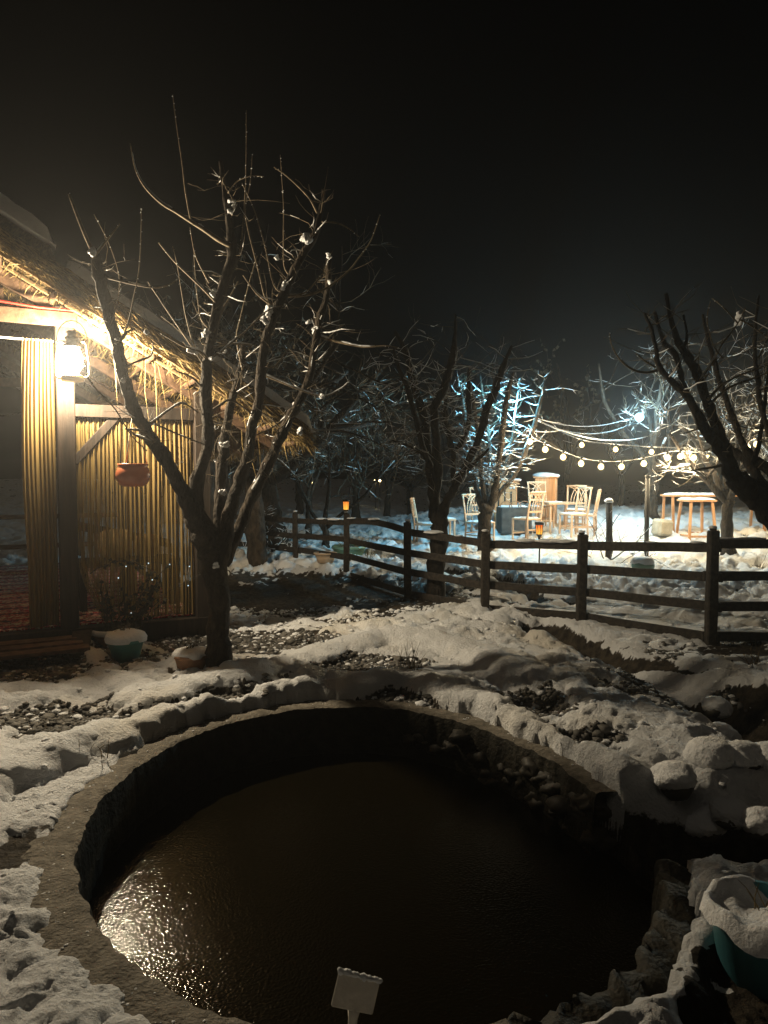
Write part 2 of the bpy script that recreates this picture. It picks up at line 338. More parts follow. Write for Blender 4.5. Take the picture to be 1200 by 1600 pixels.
# ------------------------------------------------------------------ mesh helpers
class MB:
    def __init__(s): s.v = []; s.f = []
    def box(s, c, size, rz=0, mtx=None):
        hx, hy, hz_ = size[0]/2, size[1]/2, size[2]/2; b = len(s.v); c = Vector(c)
        m = mtx if mtx is not None else Matrix.Rotation(rz, 3, 'Z')
        for x, y, z in ((-1, -1, -1), (1, -1, -1), (1, 1, -1), (-1, 1, -1), (-1, -1, 1), (1, -1, 1), (1, 1, 1), (-1, 1, 1)):
            s.v.append(tuple(c+m @ Vector((x*hx, y*hy, z*hz_))))
        for f in ((0, 3, 2, 1), (4, 5, 6, 7), (0, 1, 5, 4), (1, 2, 6, 5), (2, 3, 7, 6), (3, 0, 4, 7)): s.f.append(tuple(b+i for i in f))
        return s
    def beam(s, a, b, w, h, up=(0, 0, 1), jit=0, seg=1):
        """squared timber from a to b, w across, h along up; jit roughens it"""
        a, b = Vector(a), Vector(b); d = (b-a).normalized(); up = Vector(up); side = d.cross(up).normalized(); up = side.cross(d).normalized()
        base = len(s.v)
        for i in range(seg+1):
            t = i/seg; c = a.lerp(b, t)
            for sx, sy in ((-1, -1), (1, -1), (1, 1), (-1, 1)):
                q = c+side*(sx*w/2)+up*(sy*h/2)
                if jit: q = q+Vector((random.uniform(-jit, jit), random.uniform(-jit, jit), random.uniform(-jit, jit)))
                s.v.append(tuple(q))
            if i:
                k = base+4*(i-1)
                for j in range(4): s.f.append((k+j, k+(j+1) % 4, k+4+(j+1) % 4, k+4+j))
        s.f.append((base+3, base+2, base+1, base)); k = base+4*seg; s.f.append((k, k+1, k+2, k+3))
        return s
    def tube(s, pts, rad, n=6, knob=0, cap=True):
        pts = [Vector(p) for p in pts]
        if len(pts) < 2: return s
        if not hasattr(rad, '__len__'): rad = [rad]*len(pts)
        b = len(s.v); nrm = None
        for i, p in enumerate(pts):
            t = (pts[min(i+1, len(pts)-1)]-pts[max(i-1, 0)])
            if t.length < 1e-9: t = Vector((0, 0, 1))
            t.normalize()
            if nrm is None:
                nrm = t.orthogonal().normalized()
            else:
                nrm = (nrm-t*nrm.dot(t)); nrm = nrm.normalized() if nrm.length > 1e-6 else t.orthogonal().normalized()
            bi = t.cross(nrm)
            for k in range(n):
                a = 2*math.pi*k/n; r = rad[i]*(1+(random.uniform(-knob, knob) if knob else 0))
                q = p+(nrm*math.cos(a)+bi*math.sin(a))*r
                s.v.append((q.x, q.y, q.z))
            if i:
                o = b+n*(i-1)
                for k in range(n): s.f.append((o+k, o+(k+1) % n, o+n+(k+1) % n, o+n+k))
        if cap:
            s.f.append(tuple(b+k for k in reversed(range(n)))); o = b+n*(len(pts)-1); s.f.append(tuple(o+k for k in range(n)))
        return s
    def lathe(s, prof, n=20, c=(0, 0, 0), squash=1, wob=0, seed=0):
        b = len(s.v)
        for i, (r, z) in enumerate(prof):
            for k in range(n):
                a = 2*math.pi*k/n; w = 1+(wob*math.sin(3*a+seed+i*.4)+wob*.6*math.sin(5*a+2*seed) if wob else 0)
                s.v.append((c[0]+r*w*math.cos(a), c[1]+r*w*math.sin(a)*squash, c[2]+z))
            if i:
                o = b+n*(i-1)
                for k in range(n): s.f.append((o+k, o+(k+1) % n, o+n+(k+1) % n, o+n+k))
        return s
    def blob(s, c, r, sub=1, jit=.18, squash=(1, 1, 1), seed=None):
        rr = random.Random(seed if seed is not None else random.random())
        vs, fs = ICO[sub]; b = len(s.v); ph = [rr.uniform(0, 6.28) for _ in range(6)]
        for x, y, z in vs:
            k = 1+jit*(math.sin(2.3*x+1.7*y+ph[0])+math.sin(2.9*z-2.1*x+ph[1])+.6*math.sin(5*y+4*z+ph[2]))*.5+jit*.35*rr.uniform(-1, 1)
            s.v.append((c[0]+x*r*k*squash[0], c[1]+y*r*k*squash[1], c[2]+z*r*k*squash[2]))
        for f in fs: s.f.append(tuple(b+i for i in f))
        return s
    def build(s, name, m, parent=None, smooth=True, loc=None, bevel=0, kind=None, label=None):
        me = bpy.data.meshes.new(name); me.from_pydata(s.v, [], s.f); me.materials.append(m)
        if smooth:
            me.polygons.foreach_set('use_smooth', [True]*len(me.polygons))
        me.update()
        o = bpy.data.objects.new(name, me); COL.objects.link(o)
        if parent is not None: o.parent = parent
        if loc is not None: o.location = loc
        if bevel:
            bm_ = o.modifiers.new('bevel', 'BEVEL'); bm_.width = bevel; bm_.segments = 1; bm_.limit_method = 'ANGLE'
        if kind: o['kind'] = kind
        if label: o['label'] = label
        return o
def make_ico(sub):
    t = (1+5**.5)/2
    v = [(-1, t, 0), (1, t, 0), (-1, -t, 0), (1, -t, 0), (0, -1, t), (0, 1, t), (0, -1, -t), (0, 1, -t), (t, 0, -1), (t, 0, 1), (-t, 0, -1), (-t, 0, 1)]
    v = [tuple(Vector(q).normalized()) for q in v]
    f = [(0, 11, 5), (0, 5, 1), (0, 1, 7), (0, 7, 10), (0, 10, 11), (1, 5, 9), (5, 11, 4), (11, 10, 2), (10, 7, 6), (7, 1, 8), (3, 9, 4), (3, 4, 2), (3, 2, 6), (3, 6, 8), (3, 8, 9), (4, 9, 5), (2, 4, 11), (6, 2, 10), (8, 6, 7), (9, 8, 1)]
    for _ in range(sub):
        nf = []; c = {}
        def mid(a, b):
            k = (min(a, b), max(a, b))
            if k not in c:
                v.append(tuple(((Vector(v[a])+Vector(v[b]))/2).normalized())); c[k] = len(v)-1
            return c[k]
        for a, b_, d in f:
            x, y, z = mid(a, b_), mid(b_, d), mid(d, a); nf += [(a, x, z), (b_, y, x), (d, z, y), (x, y, z)]
        f = nf
    return v, f
ICO = {i: make_ico(i) for i in range(4)}
def thing(name, label, cat, loc=(0, 0, 0), rz=0, group=None):
    o = bpy.data.objects.new(name, None); COL.objects.link(o); o.location = loc; o.rotation_euler = (0, 0, rz); o.empty_display_size = .1
    o['label'] = label; o['category'] = cat
    if group: o['group'] = group
    return o
def tag(o, label, cat, group=None):
    o['label'] = label; o['category'] = cat
    if group: o['group'] = group
    return o
def dup(root, loc, rz, label):
    r = root.copy(); COL.objects.link(r); r.location = loc; r.rotation_euler = (0, 0, rz); r['label'] = label
    for ch in list(root.children):
        c = ch.copy(); COL.objects.link(c); c.parent = r
        for g in ch.children:
            d = g.copy(); COL.objects.link(d); d.parent = c
    return r
def catenary(a, b, sag, n=14):
    a, b = Vector(a), Vector(b)
    return [a.lerp(b, i/n)-Vector((0, 0, sag*4*(i/n)*(1-i/n))) for i in range(n+1)]
def arr_mesh(name, verts, faces, m):
    me = bpy.data.meshes.new(name)
    nv, nf = len(verts), len(faces); k = faces.shape[1]
    me.vertices.add(nv); me.vertices.foreach_set('co', verts.astype(np.float32).ravel())
    me.loops.add(nf*k); me.loops.foreach_set('vertex_index', faces.astype(np.int32).ravel())
    me.polygons.add(nf); me.polygons.foreach_set('loop_start', np.arange(nf, dtype=np.int32)*k)
    me.polygons.foreach_set('loop_total', np.full(nf, k, np.int32)); me.polygons.foreach_set('use_smooth', np.ones(nf, bool))
    me.update(calc_edges=True); me.validate(); me.materials.append(m)
    return me

# ------------------------------------------------------------------ ground
def build_ground():
    ys = [-9, -6, -4, -2.5, -1.5, -.8, -.3, .1, .4, .6]
    y = .75
    while y < 160: ys.append(y); y += max(.012, min(.0046*y, .6)) if y < 40 else y*.03
    ys = np.array(ys); nx = 560
    t = np.linspace(-1, 1, nx); t = .72*t+.55*t**5
    Y = np.repeat(ys[:, None], nx, 1); X = t[None, :]*(np.maximum(Y, 0)+1.3)
    Z, C = H(X.ravel(), Y.ravel())
    xr, yr = X.ravel(), Y.ravel(); nr = (yr < 12)*C
    dx = .022*perlin(xr*9+Z*14, yr*9, 61)+.010*perlin(xr*22+Z*30, yr*22, 62); dy = .022*perlin(xr*9, yr*9+Z*14, 63)+.010*perlin(xr*22, yr*22+Z*30, 64)
    V = np.stack([xr+dx*nr, yr+dy*nr, Z], 1)
    i = np.arange(len(ys)-1)[:, None]*nx+np.arange(nx-1)[None, :]; i = i.ravel()
    F = np.stack([i, i+1, i+nx+1, i+nx], 1)
    keep = ~np.all(Z[F] < -1.1, axis=1); F = F[keep]
    me = arr_mesh('ground', V, F, M['ground'])
    a = me.attributes.new('snow_cover', 'FLOAT', 'POINT'); a.data.foreach_set('value', C.astype(np.float32))
    o = bpy.data.objects.new('ground', me); COL.objects.link(o); o['kind'] = 'structure'
    return o
build_ground()

# ------------------------------------------------------------------ pond
WATER_Z = -.30
n = 160; vs = []; fs = []
for k in range(n):
    a = 2*math.pi*k/n; f_ = 1.04*float(pond_f(a)); vs.append((POND_C[0]+POND_A*f_*math.cos(a), POND_C[1]+POND_B*f_*math.sin(a), WATER_Z))
fs.append(tuple(range(n)))
b = len(vs); vs += [(.9, 2.9, WATER_Z-.004), (3.4, 2.9, WATER_Z-.004), (5.6, 4.0, WATER_Z-.004), (5.4, 4.7, WATER_Z-.004), (3.2, 3.95, WATER_Z-.004), (.9, 3.7, WATER_Z-.004)]; fs.append(tuple(range(b, b+6)))
me = bpy.data.meshes.new('pond_water'); me.from_pydata(vs, [], fs); me.materials.append(M['water'])
o = bpy.data.objects.new('pond_water', me); COL.objects.link(o); o['kind'] = 'structure'

basin = thing('pond_basin', 'round concrete pond basin with bare grey lip around dark water', 'pond', (POND_C[0], POND_C[1], 0))
NR = 420; prof = [(-.03, -.75), (-.02, -.4), (-.012, -.12), (-.004, -.015), (.003, .012), (.02, .019), (.08, .022), (.14, .02), (.19, .012), (.24, -.01), (.30, -.06), (.33, -.25)]
ang = np.linspace(0, 2*np.pi, NR, endpoint=False)
ca, sa = np.cos(ang), np.sin(ang); ver = []
for dr, z in prof:
    rx = POND_A+dr; ry = POND_B+dr
    jx = .014*perlin(ca*9, sa*9, 41)+.010*perlin(ca*26, sa*26, 42)
    w = 1.0 if dr < .1 else .6
    ff = pond_f(ang); rx = POND_A*ff+dr; ry = POND_B*ff+dr
    ver.append(np.stack([(rx+jx*w)*ca, (ry+jx*w)*sa, z+.007*perlin(ca*14+dr*30, sa*14, 43)+.005*perlin(ca*40+dr*60, sa*40, 44)], 1))
ver = np.concatenate(ver); fa = []
near = lambda a: (-74 < (math.degrees(a)+180) % 360-180 <= -24)
gap = lambda a: (-24 < (math.degrees(a)+180) % 360-180 < 4)
for i in range(len(prof)-1):
    for k in range(NR):
        if gap(ang[k]) or near(ang[k]): continue
        k2 = (k+1) % NR; fa.append((i*NR+k, i*NR+k2, (i+1)*NR+k2, (i+1)*NR+k))
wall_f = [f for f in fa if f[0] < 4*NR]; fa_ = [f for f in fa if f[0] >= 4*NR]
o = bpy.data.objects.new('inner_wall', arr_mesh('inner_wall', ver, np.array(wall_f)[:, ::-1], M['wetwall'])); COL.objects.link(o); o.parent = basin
me = arr_mesh('rim', ver, np.array(fa_)[:, ::-1], M['concrete'])
o = bpy.data.objects.new('rim', me); COL.objects.link(o); o.parent = basin
m_ = len(prof); vb = np.concatenate([np.stack([(POND_A*pond_f(ang)+d_*.62)*ca, (POND_B*pond_f(ang)+d_*.62)*sa, np.full(NR, z_)], 1) for d_, z_ in prof])
aa = np.tile(ang, m_); q_ = .05*perlin(np.cos(aa)*22, np.sin(aa)*22+np.repeat(np.arange(m_), NR)*.35, 46); vb[:, 0] += q_*np.cos(aa); vb[:, 1] += q_*np.sin(aa); vb[:, 2] += .035*perlin(np.cos(aa)*17, np.sin(aa)*17+np.repeat(np.arange(m_), NR)*.4, 47)-.015
fa = [(i*NR+k, i*NR+(k+1) % NR, (i+1)*NR+(k+1) % NR, (i+1)*NR+k) for i in range(m_-1) for k in range(NR) if near(ang[k])]
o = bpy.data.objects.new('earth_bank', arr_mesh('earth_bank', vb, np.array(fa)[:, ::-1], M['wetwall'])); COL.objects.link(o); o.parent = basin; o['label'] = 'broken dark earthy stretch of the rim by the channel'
st = random.Random(5)
for k in range(26):       # boulders set in the far right wall
    a = R(5+k*3.0+st.uniform(-1, 1)); rr = st.uniform(.04, .08)
    mb = MB().blob((0, 0, 0), rr, 2, .42, (1.1, 1, .7), seed=k)
    mb.build('stone', M['stone'], basin, loc=((POND_A*pond_f(a)+.01+rr*.2)*math.cos(a), (POND_B*pond_f(a)+.01+rr*.2)*math.sin(a), st.choice([-.10, -.17, -.25])+st.uniform(-.03, .02)))

# ------------------------------------------------------------------ gravel, snow crumbs
def scatter_mesh(name, pts, rads, m, sub=0, squash=.7, jit=.25, seed=3, tilt=True):
    r = np.random.default_rng(seed); v, f = ICO[sub]; v = np.array(v); f = np.array(f); n = len(pts); k = len(v)
    sc = rads[:, None, None]*np.stack([r.uniform(.8, 1.3, n), r.uniform(.7, 1.1, n), np.full(n, squash)*r.uniform(.75, 1.2, n)], 1)[:, None, :]
    vv = v[None]*(1+jit*r.uniform(-1, 1, (n, k, 1)))*sc
    a = r.uniform(0, 6.28, n); c, s = np.cos(a)[:, None], np.sin(a)[:, None]
    out = np.stack([vv[..., 0]*c-vv[..., 1]*s, vv[..., 0]*s+vv[..., 1]*c, vv[..., 2]], 2)+np.array(pts)[:, None, :]
    F = (f[None]+(np.arange(n)*k)[:, None, None]).reshape(-1, 3)
    me = arr_mesh(name, out.reshape(-1, 3), F, m)
    o = bpy.data.objects.new(name, me); COL.objects.link(o); o['kind'] = 'stuff'
    return o
r = np.random.default_rng(21)
def sample(n, x0, x1, y0, y1, test):
    x = r.uniform(x0, x1, n); y = r.uniform(y0, y1, n); z, c = H(x, y); k = test(x, y, z, c); return x[k], y[k], z[k], c[k]
x, y, z, c = sample(60000, -4.2, 2.6, 4.2, 7.2, lambda x, y, z, c: (c < .62) & (z > -.1) & (bare(x, y) > .2))
k = r.permutation(len(x))[:14000]; x, y, z = x[k], y[k], z[k]
o = scatter_mesh('gravel', np.stack([x, y, z+.006], 1), np.clip(np.exp(r.normal(-4.25, .42, len(x))), .005, .045), M['gravel'], 0, .6, .42)
o['label'] = 'grey gravel showing through melted snow on path around pond'
x, y, z, c = sample(40000, -4.2, 2.6, 3.9, 8.6, lambda x, y, z, c: (c < .55) & (z > -.1) & (bare(x, y) > .2))
k = r.permutation(len(x))[:1500]; x, y, z = x[k], y[k], z[k]
o = scatter_mesh('snow_clumps', np.stack([x, y, z+.014], 1), np.clip(np.exp(r.normal(-4.3, .5, len(x))), .004, .045), M['snow'], 1, .5, .3, 14)
o['label'] = 'half melted snow crumbs lying between the gravel stones'
x, y, z, c = sample(30000, -4.5, 4.5, 1.7, 9.5, lambda x, y, z, c: (c > .25) & (z > -.05) & (pond_r(x, y) > 1.17))
k = r.permutation(len(x))[:420]; x, y, z = x[k], y[k], z[k]
o = scatter_mesh('snow_clumps', np.stack([x, y, z+.004], 1), r.uniform(.008, .03, len(x))**1.0*(.6+.06*y), M['snow'], 1, .6, .2, 4)
o['label'] = 'loose clumps of wet snow lying on the snowy ground'

rl = np.random.default_rng(77); a = R(1)*rl.uniform(20, 290, 260); f_ = pond_f(a); d_ = .02+.13*rl.random(260)**.6
x = POND_C[0]+(POND_A*f_+d_)*np.cos(a); y = POND_C[1]+(POND_B*f_+d_)*np.sin(a)
o = scatter_mesh('snow_crumbs', np.stack([x, y, np.full(260, .020)], 1), rl.uniform(.003, .009, 260)*(.4+.6*rl.random(260)), M['snow'], 1, .55, .25, 8)
o['label'] = 'small crumbs of snow fallen on the bare concrete lip'

# stones under snow along the channel
for i, (px, py, w, lab) in enumerate([(1052, 1222, 62, 'snow capped stone at the corner where pond lip meets channel'), (1098, 1225, 62, 'snow capped stone on channel edge second from the pond lip'),
        (1143, 1240, 58, 'round snow capped stone in middle of channel edge row'), (1190, 1255, 60, 'snow capped stone at right end of channel edge row'),
        (1112, 1190, 70, 'long snow covered stone behind the channel edge row'), (1160, 1196, 62, 'broad snow covered stone behind round edge stone'), (1205, 1200, 60, 'snow covered stone behind edge row at frame side'),
        (1128, 1108, 52, 'oblong snowy boulder lying beside the dark ditch'), (1122, 1085, 40, 'small snowy boulder above ditch near oblong boulder')]):
    g = G(px, py+w*.3, .0); g.z = hz(g.x, g.y); rad = w*.5*g.y/FPX
    if g.z < -.2: g.z = -.06
    t = thing('snow_capped_stone', lab, 'stone', (g.x, g.y, g.z), 0, 'snow capped stones by the channel and ditch')
    MB().blob((0, 0, .0), rad*.9, 2, .16, (1.05, 1, .8), seed=60+i).build('stone', M['stone'], t)
    MB().blob((0, 0, rad*.28), rad*1.04, 3, .13, (1.08, 1, .72), seed=90+i).build('snow_cap', M['snow'], t)

# ------------------------------------------------------------------ pavilion
PO = Vector((-2.83, 6.6, 0)); PU = Vector((.888, .46, 0)).normalized(); PN = Vector((-PU.y, PU.x, 0))
PANG = math.atan2(PU.y, PU.x)
FLZ = .22
def W(u, n, z): return PO+PU*u+PN*n+Vector((0, 0, z))
def roof(u):
    """underside height of thatch at u (gable, ridge at u = -0.9)"""
    return 3.08-.57*u if u > -.9 else 3.08-.57*(-1.8-u)
pav = thing('garden_pavilion', 'thatched timber garden pavilion with snow on its roof', 'pavilion')
DEP = 5.2
def ppost(u, n, z1, w=.15):
    MB().beam(W(u, n, -.05), W(u, n, z1), w, w, up=PN).build('post', M['post'], pav, smooth=False, bevel=.008)
for u in (-3.0, -1.8, 0, 1.2):
    for n_ in (0, DEP):
        ppost(u, n_, roof(u)-.02)
ppost(1.2, DEP/2, roof(1.2)-.02); ppost(-3.0, DEP/2, roof(-3)-.02)
def pbeam(name, a, b, w, h, m='post', **k): return MB().beam(a, b, w, h, **k).build(name, M[m], pav, smooth=False, bevel=.006)
for n_ in (0, DEP):
    pbeam('tie_beam', W(-1.8, n_-.085, 2.945), W(.10, n_-.085, 2.945), .02, .13, 'rafter')
    pbeam('tie_beam', W(-1.8, n_+.0, 2.95), W(-.075, n_+.0, 2.95), .12, .1, 'post')
    pbeam('beam', W(.075, n_, 2.16), W(1.125, n_, 2.16), .10, .115); pbeam('beam', W(-2.925, n_, 2.16), W(-1.875, n_, 2.16), .10, .115)
    pbeam('brace', W(.06, n_, 1.70), W(.42, n_, 2.115), .06, .075); pbeam('brace', W(-1.86, n_, 1.70), W(-2.22, n_, 2.115), .06, .075)
pbeam('beam', W(1.2, .08, 2.18), W(1.2, DEP-.08, 2.18), .1, .12); pbeam('beam', W(-3, .08, 2.18), W(-3, DEP-.08, 2.18), .1, .12)
pbeam('beam', W(0, .08, 2.75), W(0, DEP-.08, 2.75), .1, .12); pbeam('beam', W(-1.8, .08, 2.75), W(-1.8, DEP-.08, 2.75), .1, .12)
# rafters down both slopes, laths along the verge and across
for n_ in (0.0, 1.3, 2.6, 3.9, DEP):
    pbeam('rafter', W(-.9, n_, roof(-.9)-.075), W(2.0, n_, roof(2.0)-.075), .08, .11, 'rafter')
    pbeam('rafter', W(-.9, n_, roof(-.9)-.085), W(-3.8, n_, roof(-3.8)-.085), .08, .11, 'rafter')
pbeam('lath', W(-.9, -.46, roof(-.9)-.01), W(2.04, -.46, roof(2.04)-.01), .03, .035, 'lath'); pbeam('lath', W(-.9, -.46, roof(-.9)-.02), W(-3.84, -.46, roof(-3.84)-.02), .03, .035, 'lath')
pbeam('lath', W(-.9, -.22, roof(-.9)-.03), W(1.5, -.22, roof(1.5)-.03), .03, .03, 'lath')
for u in (-.5, -.1, .3, .7, 1.05, 1.4, 1.75, 2.0):
    MB().tube([W(u, -.44, roof(u)-.045+.57*0), W(u+.03, 1.2, roof(u)-.05), W(u, DEP+.3, roof(u)-.045)], [.026, .022, .024], 7, .08).build('purlin', M['rafter'], pav)
for u in (-1.3, -1.7, -2.1, -2.6, -3.1, -3.6):
    MB().tube([W(u, -.44, roof(u)-.045), W(u, DEP+.3, roof(u)-.045)], [.026, .024], 7).build('purlin', M['rafter'], pav)
def slab(us, low, thick, n0, n1, nn, amp, rnd, seed):
    """sheet of thatch or snow: profile along the slope, run along n, rounded at its ends"""
    mb = MB(); us = list(us); ns = list(np.linspace(n0, n1, nn)); nu = len(us)
    U, Nn = np.meshgrid(us, ns, indexing='ij')
    a = perlin(U*3.1, Nn*3.1, seed)+.5*perlin(U*8, Nn*8, seed+1); bb = perlin(U*4, Nn*4, seed+2)
    for side in (0, 1):
        for i, u in enumerate(us):
            for j, q in enumerate(ns):
                e = min(u-us[0], us[-1]-u, q-n0, n1-q); k = math.sqrt(max(0, 1-max(0, 1-e/rnd)**2)) if rnd > 0 else 1
                zl = low(u); zt = zl+thick*k+amp*a[i, j]*k
                z = zt if side else zl+.3*amp*bb[i, j]
                mb.v.append(tuple(W(u, q, z)))
    o_ = nu*nn
    for i in range(nu-1):
        for j in range(nn-1):
            k = i*nn+j; mb.f.append((k, k+1, k+nn+1, k+nn)); mb.f.append((o_+k, o_+k+nn, o_+k+nn+1, o_+k+1))
    for i in range(nu-1):
        for j in (0, nn-1):
            k = i*nn+j; mb.f.append((k, k+nn, o_+k+nn, o_+k) if j == 0 else (k, o_+k, o_+k+nn, k+nn))
    for j in range(nn-1):
        for i in (0, nu-1):
            k = i*nn+j; mb.f.append((k, o_+k, o_+k+1, k+1) if i == 0 else (k, k+1, o_+k+1, o_+k))
    return mb
nd = np.concatenate([np.linspace(-.5, -.25, 8), np.linspace(-.2, 5.6, 30)])
ur = np.linspace(-.9, 2.12, 50); ul = np.linspace(-3.92, -.9, 30)
slab(ur, lambda u: roof(u)+.005, .20, -.48, 5.7, 60, .03, 0, 51).build('thatch', M['thatch'], pav)
slab(ul, lambda u: roof(u)+.005, .20, -.48, 5.7, 40, .03, 0, 53).build('thatch', M['thatch'], pav)
slab(np.linspace(-1.75, -.05, 24), lambda u: roof(u)+.20, .15, -.50, 5.7, 50, .03, .05, 55).build('ridge_cap', M['thatch'], pav)
slab(np.linspace(-.02, 2.2, 60), lambda u: roof(u)+.175, .15, -.47, 5.7, 90, .022, .09, 57).build('roof_snow', M['snow'], pav)
slab(np.linspace(-3.95, -1.8, 30), lambda u: roof(u)+.19, .14, -.46, 5.7, 60, .03, .09, 59).build('roof_snow', M['snow'], pav)
slab(np.linspace(-1.75, -.08, 30), lambda u: roof(u)+.32, .16, -.53, 5.7, 80, .035, .11, 61).build('roof_snow', M['snow'], pav)
# loose straw under the roof, out of the verge and at the eave
def blades(n, fn, seed, w=.0035):
    rr = random.Random(seed); mb = MB()
    for _ in range(n):
        p, d, l = fn(rr); d = Vector(d).normalized(); s = d.cross(Vector((rr.uniform(-1, 1), rr.uniform(-1, 1), rr.uniform(-1, 1)))).normalized()*w*rr.uniform(.6, 1.3)
        m1 = p+d*l*.55; e = p+d*l+Vector((rr.uniform(-.1, .1), rr.uniform(-.1, .1), -.12))*l
        b = len(mb.v); mb.v += [tuple(p-s), tuple(p+s), tuple(m1-s), tuple(m1+s), tuple(e)]; mb.f += [(b, b+1, b+3, b+2), (b+2, b+3, b+4)]
    return mb
def under(rr):
    u = rr.uniform(-.9, 2.05) if rr.random() < .85 else rr.uniform(-3.6, -.9); q = -.47+rr.random()**1.7*4.5
    d = PU*rr.uniform(-1, 1)+PN*rr.uniform(-1, 1)+Vector((0, 0, rr.uniform(-.9, .05)))
    return W(u, q, roof(u)+.01), d, rr.uniform(.05, .16)
blades(5600, under, 1).build('loose_straw', M['straw'], pav, smooth=False, kind='stuff')
def verge(rr):
    u = rr.uniform(-.9, 2.1); q = -.5+rr.uniform(0, .08)
    d = PU*(1.2+rr.uniform(-.6, .4))-PN*rr.uniform(.0, .5)+Vector((0, 0, -.7+rr.uniform(-.5, .35)))
    return W(u, q, roof(u)+rr.uniform(.0, .19)), d, rr.uniform(.07, .20)
blades(2600, verge, 2).build('verge_straw', M['straw'], pav, smooth=False, kind='stuff')
def eave(rr):
    q = rr.uniform(-.5, 5.5); d = PU*rr.uniform(.1, .9)+PN*rr.uniform(-.3, .3)+Vector((0, 0, -1+rr.uniform(-.2, .3)))
    return W(rr.uniform(1.95, 2.13), q, roof(2.05)+rr.uniform(0, .17)), d, rr.uniform(.08, .2)
blades(2600, eave, 3).build('eave_straw', M['straw'], pav, smooth=False, kind='stuff')
def hang(rr):
    u = rr.uniform(.3, 1.75); q = rr.uniform(-.4, .1)
    return W(u, q, roof(u)), PU*rr.uniform(-.12, .2)+Vector((0, 0, -1)), rr.uniform(.25, .75)
blades(26, hang, 4, .0028).build('hanging_straw', M['straw'], pav, smooth=False, kind='stuff')
# platform
MB().box((0, 0, 0), (4.36, DEP+.2, .12)).build('floor', M['post'], pav, smooth=False).matrix_basis = Matrix.Translation(W(-.9, DEP/2, FLZ-.065)) @ Matrix.Rotation(PANG, 4, 'Z')
MB().box((0, 0, 0), (4.26, DEP+.1, .36)).build('foundation', M['soil'], pav, smooth=False).matrix_basis = Matrix.Translation(W(-.9, DEP/2, -.04)) @ Matrix.Rotation(PANG, 4, 'Z')
for i in range(3):       # step boards in front of the entrance
    MB().beam(W(-1.9, -.20-.16*i, .155-.012*i), W(.03+.04*i, -.20-.16*i, .155-.012*i), .15, .035, jit=.003, seg=4).build('step_board', M['rafter'], pav, smooth=False)
MB().beam(W(.02, -.62, .09), W(.10, -.05, .19), .16, .04, jit=.004, seg=3).build('plank', M['fence'], pav, smooth=False, label='weathered plank laid aslant at the corner post')
# rails round the back and sides
for (ua, na, ub, nb) in ((-3, DEP, -1.8, DEP), (-1.8, DEP, 0, DEP), (0, DEP, 1.2, DEP), (-3, 0.1, -3, DEP/2), (-3, DEP/2, -3, DEP)):
    a, b_ = W(ua, na, 0), W(ub, nb, 0); up = Vector((0, 0, 1))
    for z in (.95, .50): pbeam('rail', a+up*z, b_+up*z, .05, .07, 'rafter')
    for t in (.33, .66): c_ = a.lerp(b_, t); pbeam('baluster', c_+up*FLZ, c_+up*.95, .05, .05, 'rafter', up=PN)
MB().tube([W(-1.75, -.02, 2.77), W(-.07, -.02, 2.755)], .009, 8).build('curtain_rod', M['whiterod'], pav)
def curt(u0, u1, n0, ztop, zbot, pleats, m, lab, seed, depth, flare=0, sweep=0):
    """gathered cloth: uneven pleats that wander, merge and deepen on the way down"""
    nu, nz = pleats*16, 34; U, Z = np.meshgrid(np.linspace(0, 1, nu), np.linspace(0, 1, nz), indexing='ij')
    ph = U*pleats+.55*perlin(U*pleats*.45, Z*.5, seed)+.22*perlin(U*pleats*.9, Z*1.3, seed+1)
    q = np.abs((ph % 1)-.5)*2
    f = (q**1.3-.5)*(.75+.5*perlin(U*pleats*.33, Z*.8, seed+2))*(.55+.45*np.minimum(1, Z*6))
    uu = u0+(u1-u0)*U+.012*perlin(U*pleats*.5, Z*1.1, seed+3)*Z+(U-1)*flare*np.sin(np.clip(Z*1.3, 0, 1)*np.pi)+sweep*np.clip((Z-.70)/.30, 0, 1)**1.6*np.clip(1-U*4.5, 0, 1)
    nn = n0+depth*f+.006*perlin(U*30, Z*2, seed+4)
    zz = ztop+(zbot-ztop)*Z+.012*perlin(U*pleats*.3, Z*0+.3, seed+5)*Z+.010*np.sin(U*pleats*6.28)*(Z < .02)
    mb = MB(); mb.v = [tuple(W(a, b, c)) for a, b, c in zip(uu.ravel(), nn.ravel(), zz.ravel())]
    mb.f = [(a*nz+b, a*nz+b+1, (a+1)*nz+b+1, (a+1)*nz+b) for a in range(nu-1) for b in range(nz-1)]
    o = mb.build('string_curtain', M[m], None); tag(o, lab, 'curtain', 'gold curtains of the pavilion'); return o
curt(-.33, -.085, -.03, 2.765, FLZ+.03, 8, 'curtain', 'gold curtain drawn aside beside the entrance post under the lantern', 3, .055, .03)
curt(.085, 1.13, -.005, 2.10, FLZ+.03, 26, 'sheer', 'sheer gold string curtain filling the bay behind the hanging pot', 4, .042, 0, .20)
cp = MB().box((0, 0, 0), (4.1, DEP-.1, .012)).build('carpet', M['carpet'], None, smooth=False); cp.location = W(-.9, DEP/2, FLZ+.004); cp.rotation_euler = (0, 0, PANG)
tag(cp, 'red patterned carpet covering the pavilion floor', 'carpet')
